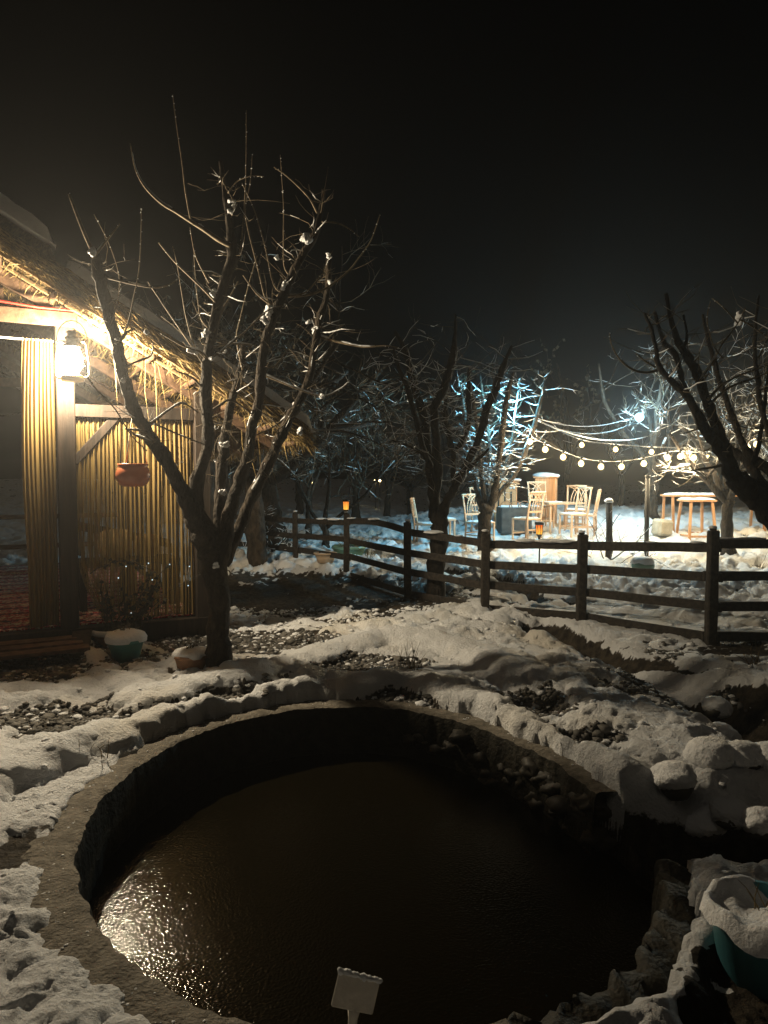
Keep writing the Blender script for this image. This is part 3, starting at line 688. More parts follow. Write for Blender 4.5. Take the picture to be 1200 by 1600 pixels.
# bench and cushions behind the string curtain
bn = thing('bench', 'low timber bench behind the sheer curtain carrying cushions', 'bench', W(.62, .9, FLZ+.01), PANG)
MB().box((0, 0, .46), (1.0, .45, .06)).build('seat', M['post'], bn, smooth=False, bevel=.008)
for sx in (-.44, 0, .44):
    for sy in (-.18, .18): MB().box((sx, sy, .215), (.07, .06, .43)).build('leg', M['post'], bn, smooth=False)
MB().beam((-.5, .25, .49), (-.5, .25, .85), .05, .05, up=(0, 1, 0)).build('back_post', M['post'], bn, smooth=False); MB().beam((.5, .25, .49), (.5, .25, .60), .05, .05, up=(0, 1, 0)).build('back_post', M['post'], bn, smooth=False)
MB().beam((-.5, .25, .84), (.5, .25, .60), .04, .09).build('back_rail', M['post'], bn, smooth=False)
for (u, z, s, lab) in ((.50, .0, 1.0, 'tall gold cushion leaning on the bench'), (.82, -.03, .8, 'small gold cushion at the right on the bench')):
    q = W(u+.02, .95, FLZ+.50+.15*s); mb = MB(); vv, ff = ICO[3]
    for x_, y_, z_ in vv:
        f_ = lambda a, p: math.copysign(abs(a)**p, a)
        mb.v.append((f_(x_, .6)*.17*s, y_*.07*s, f_(z_, .6)*.16*s))
    mb.f = list(ff); o = mb.build('cushion', M['cushion'], None, loc=q); o.rotation_euler = (.25, 0, PANG); tag(o, lab, 'cushion')
# red cable along the beam
tag(MB().tube([W(-1.7, -.115, 3.06), W(-1.0, -.11, 3.03), W(-.5, -.115, 3.045), W(-.2, -.12, 3.02), W(.06, -.125, 3.02), W(.16, -.15, 2.98), W(.22, -.17, 2.90)], .011, 6).build('red_cable', M['red'], None), 'red electric cable running along the pavilion tie beam to the lantern', 'cable')

# ------------------------------------------------------------------ lantern
lp = P(113, 565, 6.24)
ln = thing('hurricane_lantern', 'glowing hurricane lantern hung at the pavilion corner post', 'lantern', lp)
k = 1.0
MB().lathe([(0, -.165), (.085, -.165), (.092, -.15), (.092, -.125), (.07, -.112), (.05, -.10), (.05, -.09), (0, -.09)], 20).build('fuel_tank', M['metal'], ln)
MB().lathe([(.055, -.088), (.078, -.05), (.088, 0), (.080, .06), (.066, .10), (.05, .112), (0, .115)][::-1], 20).build('glass', M['lantern'], ln); lamp(ln, (0, 0, .01), L_LANTERN, (1, .83, .57), .055)
MB().lathe([(.068, .12), (.07, .135), (.045, .15), (.045, .18), (.055, .185), (.055, .20), (.035, .215), (.035, .235), (.048, .24), (.03, .255), (0, .26)], 18).build('chimney', M['darkmetal'], ln)
for s_ in (-1, 1):
    MB().tube([(s_*.06, 0, -.13), (s_*.12, 0, -.135), (s_*.145, 0, -.11), (s_*.14, 0, 0), (s_*.125, 0, .13), (s_*.11, 0, .165), (s_*.05, 0, .165)], .011, 8).build('side_tube', M['metal'], ln)
for z in (.04, -.03): MB().tube([(.1*math.cos(a), .1*math.sin(a), z) for a in np.linspace(0, 6.28, 21)], .003, 5).build('guard_wire', M['metal'], ln)
MB().tube([(.13*math.cos(a), .0, .17+.17*math.sin(a)) for a in np.linspace(0, 3.14, 11)], .004, 5).build('bail_handle', M['metal'], ln)

# ------------------------------------------------------------------ trees
def smooth_path(pts, sub=4):
    """Catmull-Rom through (Vector, radius)"""
    out = []
    P_ = [pts[0]]+list(pts)+[pts[-1]]
    for i in range(1, len(P_)-2):
        p0, p1, p2, p3 = [q[0] for q in P_[i-1:i+3]]; r1, r2 = P_[i][1], P_[i+1][1]
        for k in range(sub):
            t = k/sub
            q = .5*((2*p1)+(p2-p0)*t+(2*p0-5*p1+4*p2-p3)*t*t+(3*p1-p0-3*p2+p3)*t**3)
            out.append((q, r1+(r2-r1)*t))
    out.append(pts[-1]); return out
def tr(path, d0, d1, w0=None, w1=None):
    """trace in photograph pixels [(x,y[,width])] running from depth d0 to d1 -> [(Vector, radius)]"""
    n = len(path); out = []
    for i, q in enumerate(path):
        t = i/(n-1); d = d0+(d1-d0)*t
        w = q[2] if len(q) > 2 else w0+(w1-w0)*t
        out.append((P(q[0], q[1], d), w*.5*d/FPX))
    return out
class Tree:
    def __init__(s, label, base, group=None, name='bare_tree', seed=0):
        s.root = thing(name, label, 'tree', base, 0, group); s.off = Vector(base); s.trunk = MB(); s.crown = MB(); s.snow = MB(); s.rr = random.Random(seed); s.limbs = []
    def L(s, p): return p-s.off
    def limb(s, pts, sides=10, knob=.10, sub=4, own=None, snow=.0):
        q = smooth_path(pts, sub); rr = s.rr
        pp = [s.L(a)+Vector((rr.uniform(-1, 1), rr.uniform(-1, 1), rr.uniform(-.5, .5)))*r*.18 for a, r in q]; rd = [r*(1+rr.uniform(-.1, .14)) for a, r in q]
        (own or s.trunk).tube(pp, rd, sides, knob)
        if snow: s.snow_on(pp, rd, snow)
        return q
    def twig(s, pts, sides=4, sub=3, snow=0, buds=0):
        q = smooth_path(pts, sub); pp = [s.L(a) for a, r in q]; rd = [max(r, .0012) for a, r in q]
        s.crown.tube(pp, rd, sides, 0)
        if snow: s.snow_on(pp, rd, snow)
        if buds:
            for a, b_ in zip(pp[:-1], pp[1:]):
                for k in range(max(1, int((b_-a).length/buds))):
                    c = a.lerp(b_, s.rr.random())+Vector((s.rr.uniform(-1, 1), s.rr.uniform(-1, 1), s.rr.uniform(-1, 1))).normalized()*.004
                    (s.snow if s.rr.random() < .6 else s.crown).blob(c, s.rr.uniform(.003, .0065), 0, .2)
    def snow_on(s, pp, rd, amount):
        rr = s.rr; run = []; rads = []
        def flush():
            if len(run) > 1:
                rads[0] *= .45; rads[-1] *= .45
                s.snow.tube(run, rads, 5, .15)
            run.clear(); rads.clear()
        on = rr.random() < amount
        for i in range(len(pp)-1):
            t = (pp[i+1]-pp[i])
            if t.length < 1e-6: continue
            flat = 1-abs(t.normalized().z)
            if rr.random() < .3: on = rr.random() < amount*(.35+1.1*flat)
            if on:
                k = rd[i]; run.append(pp[i]+Vector((0, 0, k*.55+.002))); rads.append(k*.72+.0022*(.6+flat)); 
            else: flush()
        flush()
    def clump(s, p, r, sub=2):
        for k in range(3):
            o_ = Vector((s.rr.uniform(-.5, .5), s.rr.uniform(-.4, .4), s.rr.uniform(-.75, .6)))*r
            s.snow.blob(s.L(p)+o_, r*s.rr.uniform(.45, .85), sub, .5, (s.rr.uniform(.8, 1.2), 1, s.rr.uniform(.55, 1.2)), seed=s.rr.random())
    def side_twigs(s, q, n, lmin, lmax, r0=.004, up=.5, snow=0, gen=1, t0=.15, buds=0):
        rr = s.rr
        for _ in range(n):
            i = int(rr.uniform(t0, .98)*(len(q)-1)); p, r = q[i]; ax = (q[min(i+1, len(q)-1)][0]-q[max(0, i-1)][0]).normalized()
            d = Vector((rr.gauss(0, 1), rr.gauss(0, 1), rr.gauss(0, .6)+up)); d = (d-ax*d.dot(ax)*.6).normalized(); l = rr.uniform(lmin, lmax); pts = [(p, min(r*.6, r0))]; c = Vector(p)
            k = 4
            for j in range(k):
                d = (d+Vector((rr.gauss(0, .22), rr.gauss(0, .22), rr.gauss(0, .18)+up*.22))).normalized(); c = c+d*l/k; pts.append((c.copy(), max(.0012, min(r*.6, r0)*(1-.75*(j+1)/k))))
            s.twig(pts, 3 if r0 < .006 else 4, 1 if r0 < .005 else 2, snow, buds)
            if gen > 1: s.side_twigs(pts, 3, lmin*.5, lmax*.5, r0*.6, up, snow, gen-1)
    def done(s, barkm='bark', twigm='twig'):
        if s.trunk.v: s.trunk.build('trunk', M[barkm], s.root)
        for mb in s.limbs: mb.build('limb', M[barkm], s.root)
        if s.crown.v: s.crown.build('crown', M[twigm], s.root, kind='stuff')
        if s.snow.v: s.snow.build('snow', M['snow'], s.root, kind='stuff')
        return s.root
    def newlimb(s): m = MB(); s.limbs.append(m); return m

# --- the pruned fruit tree in front of the pavilion (traced limb by limb)
D0 = 6.33
T = Tree('tall pruned fruit tree standing in front of the thatched pavilion', GG(343, 1034), seed=3)
bs = GG(343, 1034); D0 = bs.y
tk = T.limb(tr([(345, 1046, 46), (343, 1028, 38), (342, 985, 33), (340, 925, 36), (333, 885, 42), (322, 845, 40), (303, 805, 36)], D0, D0), 14, .06)
L1 = T.limb(tr([(318, 838, 32), (300, 800, 28), (285, 768, 26), (262, 722, 22), (238, 688, 21), (212, 645, 20), (196, 600, 19), (186, 555, 18), (175, 510, 17), (164, 470, 18), (154, 430, 18), (149, 402, 15)], D0, D0-.35), 12, .09, own=T.newlimb(), snow=.3)
L2 = T.limb(tr([(308, 815, 30), (305, 785, 24), (312, 735, 20), (326, 690, 18), (322, 640, 19), (322, 590, 17), (325, 550, 16), (334, 509, 15), (348, 447, 14), (363, 400, 18), (358, 345, 11), (350, 290, 8), (345, 252, 6)], D0, D0+.05), 12, .1, own=T.newlimb(), snow=.3)
L3 = T.limb(tr([(338, 890, 30), (348, 860, 24), (358, 805, 20), (370, 765, 18), (382, 727, 17), (394, 672, 16), (405, 620, 16), (410, 561, 15), (420, 513, 14), (434, 480, 15), (452, 440, 13), (470, 403, 12), (492, 366, 11), (502, 326, 7), (506, 296, 6)], D0, D0+.3), 12, .1, own=T.newlimb(), snow=.35)
L4 = T.limb(tr([(338, 870, 22), (343, 800, 18), (346, 750, 17), (350, 700, 16), (354, 665, 14), (366, 615, 11), (376, 575, 10), (381, 535, 8)], D0+.05, D0+.5), 10, .14, own=T.newlimb(), snow=.35)
L5 = T.limb(tr([(350, 880, 22), (365, 845, 19), (385, 798, 18), (410, 742, 17), (430, 700, 16), (448, 663, 15), (466, 630, 14), (484, 590, 12), (492, 540, 11), (499, 502, 12), (511, 462, 9), (514, 403, 8)], D0+.1, D0+.9), 12, .1, own=T.newlimb(), snow=.4)
tw = [([(149, 402), (128, 355), (108, 303)], 7, 4, -.35, -.4, 0), ([(148, 400), (165, 378), (187, 350)], 5, 2, -.35, -.45, .2), ([(162, 432), (200, 442), (238, 449), (262, 446), (279, 436)], 4, 2, -.3, -.2, .5),
      ([(180, 538), (197, 515), (210, 460), (218, 415), (221, 345), (220, 326)], 3, 1.3, -.3, -.3, 0), ([(172, 508), (184, 470), (186, 430), (170, 380), (147, 335)], 2.6, 1.2, -.3, -.2, 0),
      ([(361, 384), (341, 374), (318, 358), (300, 347), (275, 331), (253, 318), (228, 294), (212, 265), (204, 225)], 9, 1.5, 0, -.3, .7), ([(298, 344), (290, 300), (284, 250), (276, 196), (270, 148)], 3, 1.2, 0, -.1, 0),
      ([(338, 473), (318, 452), (300, 435), (272, 408), (248, 379)], 4, 2, 0, -.2, .4), ([(327, 442), (314, 418), (304, 394), (297, 355)], 3, 1.3, 0, -.1, .1), ([(331, 518), (315, 500), (310, 475), (306, 440), (303, 395)], 3, 1.3, 0, .1, .1),
      ([(323, 562), (304, 540), (292, 500), (286, 469), (277, 414), (270, 385)], 3, 1.3, 0, -.2, .1), ([(322, 575), (290, 527), (268, 495), (253, 473), (231, 440)], 3, 1.5, 0, -.2, .2),
      ([(431, 481), (415, 465), (408, 440), (400, 407), (388, 360), (383, 326), (391, 285), (394, 242)], 4, 1.4, .2, .1, 0), ([(374, 400), (380, 350), (384, 290), (385, 230), (385, 172)], 3, 1.2, 0, .1, 0),
      ([(444, 458), (428, 445), (415, 388), (398, 330), (378, 286)], 3, 1.2, .2, .1, 0), ([(454, 432), (444, 415), (443, 370), (443, 320), (438, 242)], 2.6, 1.1, .25, .3, 0), ([(356, 302), (371, 283), (393, 275), (412, 276)], 2.6, 1.4, 0, -.1, 0),
      ([(437, 463), (473, 462), (500, 455), (521, 443), (545, 423), (561, 403), (580, 375), (594, 335)], 5, 1.5, .25, .3, .15), ([(433, 462), (460, 462), (481, 454), (506, 425)], 4, 1.6, .25, .1, .2),
      ([(503, 347), (525, 348), (545, 357), (561, 370)], 3, 1.4, .3, .2, .1), ([(496, 333), (485, 312), (470, 295), (448, 275), (428, 261)], 4, 1.6, .3, .2, .15),
      ([(495, 524), (512, 530), (532, 535), (569, 542), (600, 540), (622, 543)], 6, 1.5, .75, .5, .5), ([(330, 543), (363, 537), (400, 540)], 4, 2, 0, .2, .5), ([(325, 560), (342, 552), (362, 535), (385, 517), (415, 487), (444, 476)], 4, 2, 0, .1, .4),
      ([(413, 586), (440, 597), (459, 605), (503, 619), (532, 608), (547, 594)], 5, 1.6, .3, .2, .6), ([(196, 575), (209, 567), (236, 556), (239, 534)], 4, 1.6, -.3, -.4, .3), ([(190, 530), (198, 520), (209, 514)], 6, 2.5, -.3, -.4, .6),
      ([(225, 668), (245, 655), (265, 640), (286, 630), (310, 645)], 4, 2, -.1, 0, .4), ([(221, 660), (240, 662), (270, 675), (320, 695)], 4, 2, -.15, -.1, .5), ([(239, 692), (212, 680), (202, 672), (196, 670)], 5, 2, -.2, -.3, .3), ([(243, 690), (225, 675), (198, 670)], 6, 2, -.2, -.3, .3),
      ([(134, 585), (150, 608), (179, 638), (205, 680), (230, 705)], 3, 1.5, -.4, -.3, 0), ([(432, 482), (412, 468), (398, 455), (380, 430)], 4, 2, .2, .1, .5), ([(400, 640), (425, 655), (440, 668), (458, 640)], 4, 2, .3, .2, .4),
      ([(400, 660), (388, 690), (385, 700)], 3, 1.5, .2, .0, .4), ([(460, 640), (430, 665), (400, 680)], 4, 2, .6, .3, .5), ([(322, 648), (345, 632), (360, 625), (385, 640), (398, 652)], 5, 2.4, .1, .1, .5), ([(320, 610), (300, 590), (275, 580)], 4, 2, 0, -.1, .5),
      ([(325, 560), (310, 548), (285, 540), (250, 520)], 4, 2, 0, -.2, .5), ([(334, 520), (350, 480), (356, 470), (372, 440)], 4, 2, 0, .2, .3), ([(379, 578), (370, 530), (375, 500), (390, 440), (402, 400)], 3, 1.4, .3, .4, .1), ([(405, 560), (425, 575), (446, 552)], 4, 2, .2, .3, .5)]
for path, w0, w1, a, b_, sn in tw:
    pts = tr(path, D0+a, D0+b_, w0, w1)
    T.twig(pts, 5, 4, sn, .035 if sn < .15 and w0 < 5 else .10)
for q, n_ in ((L1, 16), (L2, 26), (L3, 30), (L4, 14), (L5, 26)):
    T.side_twigs(q, n_, .12, .55, .0035, .35, .35, 1, .3); T.side_twigs(q, n_, .10, .40, .0024, .3, .2, 2, .25)
for px, py, w, dd in ((362, 317, 20, .02), (334, 455, 20, 0), (322, 518, 20, -.02), (308, 548, 22, -.02), (480, 376, 24, .2), (446, 440, 24, .2), (441, 448, 14, .15), (418, 485, 26, .15), (413, 500, 20, .1), (514, 400, 16, .8), (494, 515, 20, .75), (484, 503, 14, .7), (515, 440, 14, .8),
                      (465, 632, 22, .6), (452, 655, 20, .55), (432, 690, 18, .4), (415, 722, 16, .35), (350, 692, 22, .2), (347, 770, 14, .1), (337, 882, 16, -.1), (143, 391, 20, -.4), (433, 402, 14, .4), (503, 618, 14, .15), (468, 672, 22, .8), (350, 547, 14, .1), (299, 548, 16, -.05), (192, 596, 12, -.35), (184, 531, 10, -.35), (358, 330, 12, .02), (230, 520, 12, -.2), (331, 560, 14, -.05)):
    T.clump(P(px, py, D0+dd-.02), w*.30*D0/FPX)
T.done()

# --- dark tree in the fence line
g = G(682, 936); DB = g.y
T = Tree('dark bare tree rising through the rail fence left of the cold lit tree', g, seed=5)
T.limb(tr([(680, 948, 40), (681, 930, 30), (683, 864, 27), (687, 825, 25), (684, 800, 26)], DB, DB), 12, .07)
lb = [([(682, 815, 22), (678, 793, 18), (675, 748, 15), (670, 713, 14), (664, 658, 13), (653, 622, 12), (642, 583, 11), (631, 545, 9), (617, 518, 5)], .2), ([(680, 775, 14), (684, 735, 14), (681, 685, 13), (679, 638, 13), (692, 611, 13), (700, 583, 12), (708, 556, 12), (711, 520, 6), (712, 490, 3)], -.3),
      ([(673, 730, 9), (660, 696, 9), (650, 658, 8), (637, 608, 8), (623, 575, 6), (614, 540, 3)], -.2), ([(686, 818, 20), (694, 793, 16), (706, 770, 13), (715, 752, 12), (733, 718, 12), (752, 677, 12), (759, 644, 13), (772, 614, 12), (780, 589, 13), (788, 568, 8), (800, 540, 4)], -.5),
      ([(710, 760, 9), (708, 713, 8), (722, 691, 9), (733, 658, 8), (732, 616, 8), (732, 575, 3)], .3), ([(716, 750, 7), (739, 726, 6), (763, 702, 4)], -.5), ([(709, 715, 9), (700, 674, 9), (696, 641, 8), (700, 610, 5)], .4), ([(672, 718, 6), (645, 700, 4), (612, 688, 3)], .1)]
for pth, dz in lb:
    q = T.limb(tr(pth, DB, DB+dz*2), 9, .1, own=T.newlimb(), snow=.3)
    T.side_twigs(q, 20, .2, .9, .005, .25, .6, 2, .25)
T.done('silhouette_bark')

# --- generic grower
def grow(T, p, d, l, r, lvl, maxl, snow, up, seg=6, nchild=(4, 7), wild=.16):
    rr = T.rr; pts = [(p.copy(), r)]; c = p.copy()
    for j in range(seg):
        d = (d+Vector((rr.gauss(0, wild), rr.gauss(0, wild), rr.gauss(0, wild*.6)+up*.12))).normalized(); c = c+d*l/seg; pts.append((c.copy(), r*(1-.65*(j+1)/seg)))
    if lvl <= 1: q = T.limb(pts, 7 if lvl == 0 else 6, .08, 2, own=None, snow=snow*.6)
    else: q = pts; T.twig(pts, 3, 1, snow)
    if lvl < maxl:
        for _ in range(rr.randint(*nchild)):
            i = int(rr.uniform(.3, 1)*(len(q)-1)); b_, r_ = q[i]; ax = (q[min(i+1, len(q)-1)][0]-q[max(i-1, 0)][0]).normalized()
            e = Vector((rr.gauss(0, 1), rr.gauss(0, 1), rr.gauss(0, .5)+up*.4)); e = (e-ax*e.dot(ax)).normalized()
            nd_ = (ax*rr.uniform(.3, .9)+e).normalized()
            grow(T, b_, nd_, l*rr.uniform(.35, .65), max(r_*.55, .0022), lvl+1, maxl, snow, up, max(3, seg-1), nchild, wild*1.15)
def vase(label, base, trunk_h, trunk_r, limb_l, limbs=5, seed=1, snow=.6, maxl=3, up=.5, lean=(0, 0), tilt=.75, nchild=(4, 7), group=None, wild=.16, name='bare_tree'):
    base = Vector(base); T = Tree(label, base, group, name, seed); rr = T.rr
    top = base+Vector((lean[0], lean[1], trunk_h))
    T.limb([(base-Vector((0, 0, .08)), trunk_r*1.35), (base.lerp(top, .25)+Vector((rr.uniform(-.02, .02), 0, 0)), trunk_r*1.02), (base.lerp(top, .65)+Vector((rr.uniform(-.04, .04), 0, 0)), trunk_r*.92), (top, trunk_r*.95)], 10, .07)
    a0 = rr.uniform(0, 6.28)
    for k in range(limbs):
        a = a0+k*6.283/limbs+rr.uniform(-.35, .35); t = tilt*rr.uniform(.6, 1.25)
        d = Vector((math.cos(a)*math.sin(t), math.sin(a)*math.sin(t), math.cos(t)))
        grow(T, top-Vector((0, 0, rr.uniform(0, .12))), d, limb_l*rr.uniform(.75, 1.15), trunk_r*rr.uniform(.5, .7), 0, maxl, snow, up, 7, nchild, wild)
    return T
def gz(px, d):      # ground point under photograph column px at depth d
    x = (px-600)/FPX*d/math.cos(PITCH)*1.0; return Vector((x, d, float(H(np.array([x]), np.array([d]))[0][0])-.02))

# --- the tree lit by the cold lamp
g = gz(757, 13.7); DC = 13.7
T = Tree('snow laden tree glowing pale blue from cold lamp among its branches', g, seed=8)
top = P(759, 793, DC)
T.limb([(g-Vector((0, 0, .05)), .17), (g.lerp(top, .4), .125), (g.lerp(top, .8), .12), (top, .13)], 12, .06)
for pth, dz in [([(757, 796, 15), (745, 762, 9), (738, 727, 8), (736, 700, 8), (728, 665, 6), (722, 625, 5), (716, 590, 3)], .5), ([(762, 797, 14), (771, 772, 11), (778, 735, 10), (783, 695, 10), (787, 652, 9), (794, 612, 8), (803, 580, 3)], -.25),
                ([(763, 795, 14), (780, 770, 9), (797, 752, 8), (814, 724, 8), (825, 693, 7), (838, 652, 6), (848, 610, 4), (852, 590, 2)], .3), ([(760, 790, 10), (764, 750, 8), (766, 715, 7), (762, 670, 6), (755, 625, 5), (750, 585, 3)], .9), ([(770, 775, 8), (790, 730, 6), (800, 690, 5), (806, 640, 4), (812, 600, 3)], 1.0), ([(758, 785, 9), (752, 740, 7), (748, 690, 6), (742, 640, 5), (735, 600, 3)], -.5)]:
    q = T.limb(tr(pth, DC, DC+dz*1.3), 8, .08, own=T.newlimb(), snow=.7)
    T.side_twigs(q, 24, .25, .85, .006, .2, .7, 2, .2)
T.done()
# --- tree leaning in from the right edge
DD = 5.6; g = G(1322, 1078); DD = g.y
T = Tree('black bare tree leaning into view at the right edge', g, seed=9)
T.limb(tr([(1330, 1095, 90), (1318, 1050, 74), (1298, 940, 66), (1262, 866, 58), (1226, 820, 46), (1196, 792, 38), (1170, 768, 34), (1150, 748, 34)], DD, DD), 14, .07)
for pth, dz, tn in [([(1160, 758, 28), (1144, 741, 28), (1137, 721, 24), (1118, 692, 20), (1098, 664, 18), (1078, 624, 15), (1060, 605, 13), (1031, 575, 11), (1025, 546, 8), (1018, 515, 7), (1007, 490, 5)], -.2, 26), ([(1148, 744, 24), (1137, 715, 20), (1124, 677, 19), (1107, 637, 18), (1093, 592, 17), (1081, 568, 17), (1061, 537, 13), (1051, 508, 9), (1041, 459, 6)], .1, 26),
                ([(1078, 622, 10), (1066, 596, 10), (1056, 555, 11), (1038, 537, 9), (1029, 510, 7), (1023, 488, 5)], .2, 10), ([(1063, 545, 8), (1072, 535, 6), (1073, 517, 5), (1068, 493, 4)], .1, 4), ([(1200, 775, 30), (1180, 745, 22), (1171, 722, 20), (1155, 712, 18), (1140, 700, 12), (1125, 690, 8)], .5, 6), ([(1230, 790, 30), (1205, 735, 24), (1180, 722, 20), (1160, 690, 12), (1143, 645, 11), (1127, 605, 10), (1115, 561, 9), (1104, 520, 6), (1098, 492, 4)], .6, 18),
                ([(1178, 725, 12), (1186, 690, 8), (1193, 650, 7), (1197, 610, 6), (1204, 560, 5)], .5, 10), ([(1210, 700, 12), (1190, 640, 9), (1185, 600, 9), (1180, 560, 8), (1180, 508, 6), (1186, 462, 4)], .9, 18), ([(1260, 850, 34), (1262, 760, 26), (1255, 680, 20), (1240, 600, 16), (1228, 540, 10), (1222, 480, 6)], .6, 22)]:
    q = T.limb([(a_, r_*.84) for a_, r_ in tr(pth, DD, DD+dz)], 10, .1, own=T.newlimb(), snow=.08); T.side_twigs(q, tn, .08, .45, .0045, .35, .25, 1, .25)
for path, w0, w1, dz in [([(1031, 578), (1010, 582), (990, 578), (975, 568), (964, 555), (956, 540), (952, 520)], 5, 1.5, -.1), ([(1024, 574), (1008, 564), (993, 552)], 4, 2, 0), ([(1094, 594), (1112, 567), (1127, 540), (1153, 505), (1165, 480)], 4, 1.5, .2), ([(1106, 625), (1130, 600), (1160, 585), (1200, 570)], 5, 2, .3), ([(1108, 632), (1140, 605), (1175, 592), (1205, 580)], 5, 2, .4), ([(1096, 665), (1085, 672), (1066, 678)], 4, 2, 0),
                         ([(1137, 725), (1115, 730), (1095, 733), (1078, 736)], 6, 2, 0), ([(1120, 690), (1112, 700), (1099, 705)], 4, 2, 0), ([(1130, 560), (1115, 540), (1105, 500), (1110, 470)], 3, 1, .3), ([(1153, 505), (1130, 480), (1112, 466)], 3, 1, .3), ([(1158, 500), (1178, 512), (1200, 528)], 3, 1.5, .3), ([(1185, 560), (1198, 530), (1206, 500)], 3, 1.5, .8)]:
    T.twig(tr(path, DD, DD+dz, w0, w1), 5, 4, .15, .05)
T.clump(P(1158, 496, DD+.25), .04); T.clump(P(1054, 576, DD-.1), .02); T.clump(P(1098, 645, DD), .025)
T.done('silhouette_bark')

# --- trees among and behind the string lights
vase('tall tree carrying the cold floodlight behind the string lights', gz(1018, 17.6), 1.0, .13, 2.7, 5, 21, .6, 3, .55, tilt=.5, nchild=(3, 5)).done()
vase('warm lit pruned tree in front of the trestle tables', gz(1138, 13.2), 1.0, .10, 2.1, 6, 22, .9, 3, .4, tilt=.65, nchild=(3, 5)).done()
vase('slender young tree behind the chairs under the string lights', gz(969, 20.5), .9, .07, 1.5, 3, 23, .6, 2, .6, tilt=.5).done()
vase('snowy tree at right behind the leaning black tree', gz(1215, 16.5), 1.2, .15, 2.4, 5, 24, .7, 3, .5, tilt=.6, nchild=(3, 5)).done()
# --- dim trees behind the pavilion and the fence on the left
vase('thick leaning dark trunk with fine snowy twigs behind the pavilion', gz(438, 14.2), 1.2, .24, 2.9, 6, 31, .2, 3, .15, lean=(-.35, 0), tilt=.85, nchild=(5, 8)).done()
vase('spreading snowy tree whose drooping twigs reach past the roof end', gz(400, 11.8), 2.0, .14, 2.6, 6, 32, .25, 3, -.12, tilt=1.0, nchild=(4, 6)).done()
vase('young forked tree just behind the torch lit fence post', gz(508, 14.5), .5, .075, 2.2, 4, 33, .3, 2, .55, tilt=.6).done()
vase('thin bare sapling tree behind the far left fence bay', gz(482, 16.0), .9, .07, 2.0, 4, 34, .6, 2, .5, tilt=.5).done()
vase('dim field tree with a short trunk left of the far lamps', gz(556, 23.5), 1.1, .12, 2.2, 5, 35, .4, 2, .5).done()
vase('dim upright field tree standing right of the far lamps', gz(605, 24.5), 1.3,   .10, 2.2, 4, 36, .3, 2, .5).done()
vase('faint distant orchard tree beyond the dark field on the left', gz(468, 26), 1.2, .12, 2.4, 5, 37, .4, 2, .5).done()
vase('faint orchard tree far behind the seated chair group', gz(640, 33), 1.3, .14, 2.6, 5, 38, .4, 2, .5).done()
vase('faint orchard tree far off behind the fence tree', gz(700, 30), 1.3, .14, 2.6, 5, 39, .4, 2, .5).done()
vase('bare tree close behind the pavilion roof with twigs above thatch', W(.6, 7.2, 0), 2.2, .15, 2.7, 6, 40, .2, 3, .4, tilt=.6).done()
# leafy tree, faint, behind the cables
T = vase('tall tree keeping withered snowy leaves behind the light cables', gz(885, 24), 1.4, .10, 3.2, 4, 41, .15, 2, .7, tilt=.4, nchild=(2, 4))
lv = MB()
for _ in range(260):
    p = Vector(T.rr.choice(T.crown.v)); d = Vector((T.rr.gauss(0, 1), T.rr.gauss(0, 1), -1)).normalized()*.14; s_ = d.cross(Vector((T.rr.gauss(0, 1), T.rr.gauss(0, 1), .2))).normalized()*.05
    b_ = len(lv.v); lv.v += [tuple(p), tuple(p+d*.5+s_), tuple(p+d), tuple(p+d*.5-s_)]; lv.f.append((b_, b_+1, b_+2, b_+3))
lv.build('leaves', M['dryleaf'], T.root, kind='stuff'); T.done()
T = vase('leafy shrub tree with withered leaves behind the pavilion roof', gz(330, 12.5), 2.0, .10, 2.6, 5, 42, .4, 2, .4, tilt=.7)
lv = MB()
for _ in range(700):
    p = Vector(T.rr.choice(T.crown.v)); d = Vector((T.rr.gauss(0, 1), T.rr.gauss(0, 1), -1)).normalized()*.10; s_ = d.cross(Vector((T.rr.gauss(0, 1), T.rr.gauss(0, 1), .2))).normalized()*.03
    b_ = len(lv.v); lv.v += [tuple(p), tuple(p+d*.5+s_), tuple(p+d), tuple(p+d*.5-s_)]; lv.f.append((b_, b_+1, b_+2, b_+3))
lv.build('leaves', M['dryleaf'], T.root, kind='stuff'); T.done()

# ------------------------------------------------------------------ rail fence
fen = thing('rail_fence', 'dark timber rail fence crossing the snowy garden', 'fence')
FP = [gz(318, 13.6)]+[G(px, py) for px, py in ((393, 881), (462, 891), (541, 906), (637, 936), (757, 961), (907, 976), (1110, 1011))]+[Vector((4.45, 6.75, 0)), Vector((5.9, 6.6, 0))]
HT = [.95, .95, .95, 1.0, .98, .93, .96, 1.08, 1.08, 1.05]
for i, p in enumerate(FP): p.z = 0
for i, p in enumerate(FP):
    w = .085 if i < 4 else .095; mb = MB(); h = HT[i]
    mb.beam(p+Vector((0, 0, -.15)), p+Vector((random.uniform(-.012, .012), 0, h)), w, w, up=(0, 1, 0), jit=.005, seg=5); mb.box(p+Vector((0, 0, h+.012)), (w*.6, w*.6, .03))
    mb.build('post', M['fence'], fen, bevel=.012, smooth=False)
    MB().blob(p+Vector((0, 0, h+.03)), w*.42, 1, .1, (1, 1, .4)).build('snow_cap', M['snow'], fen)
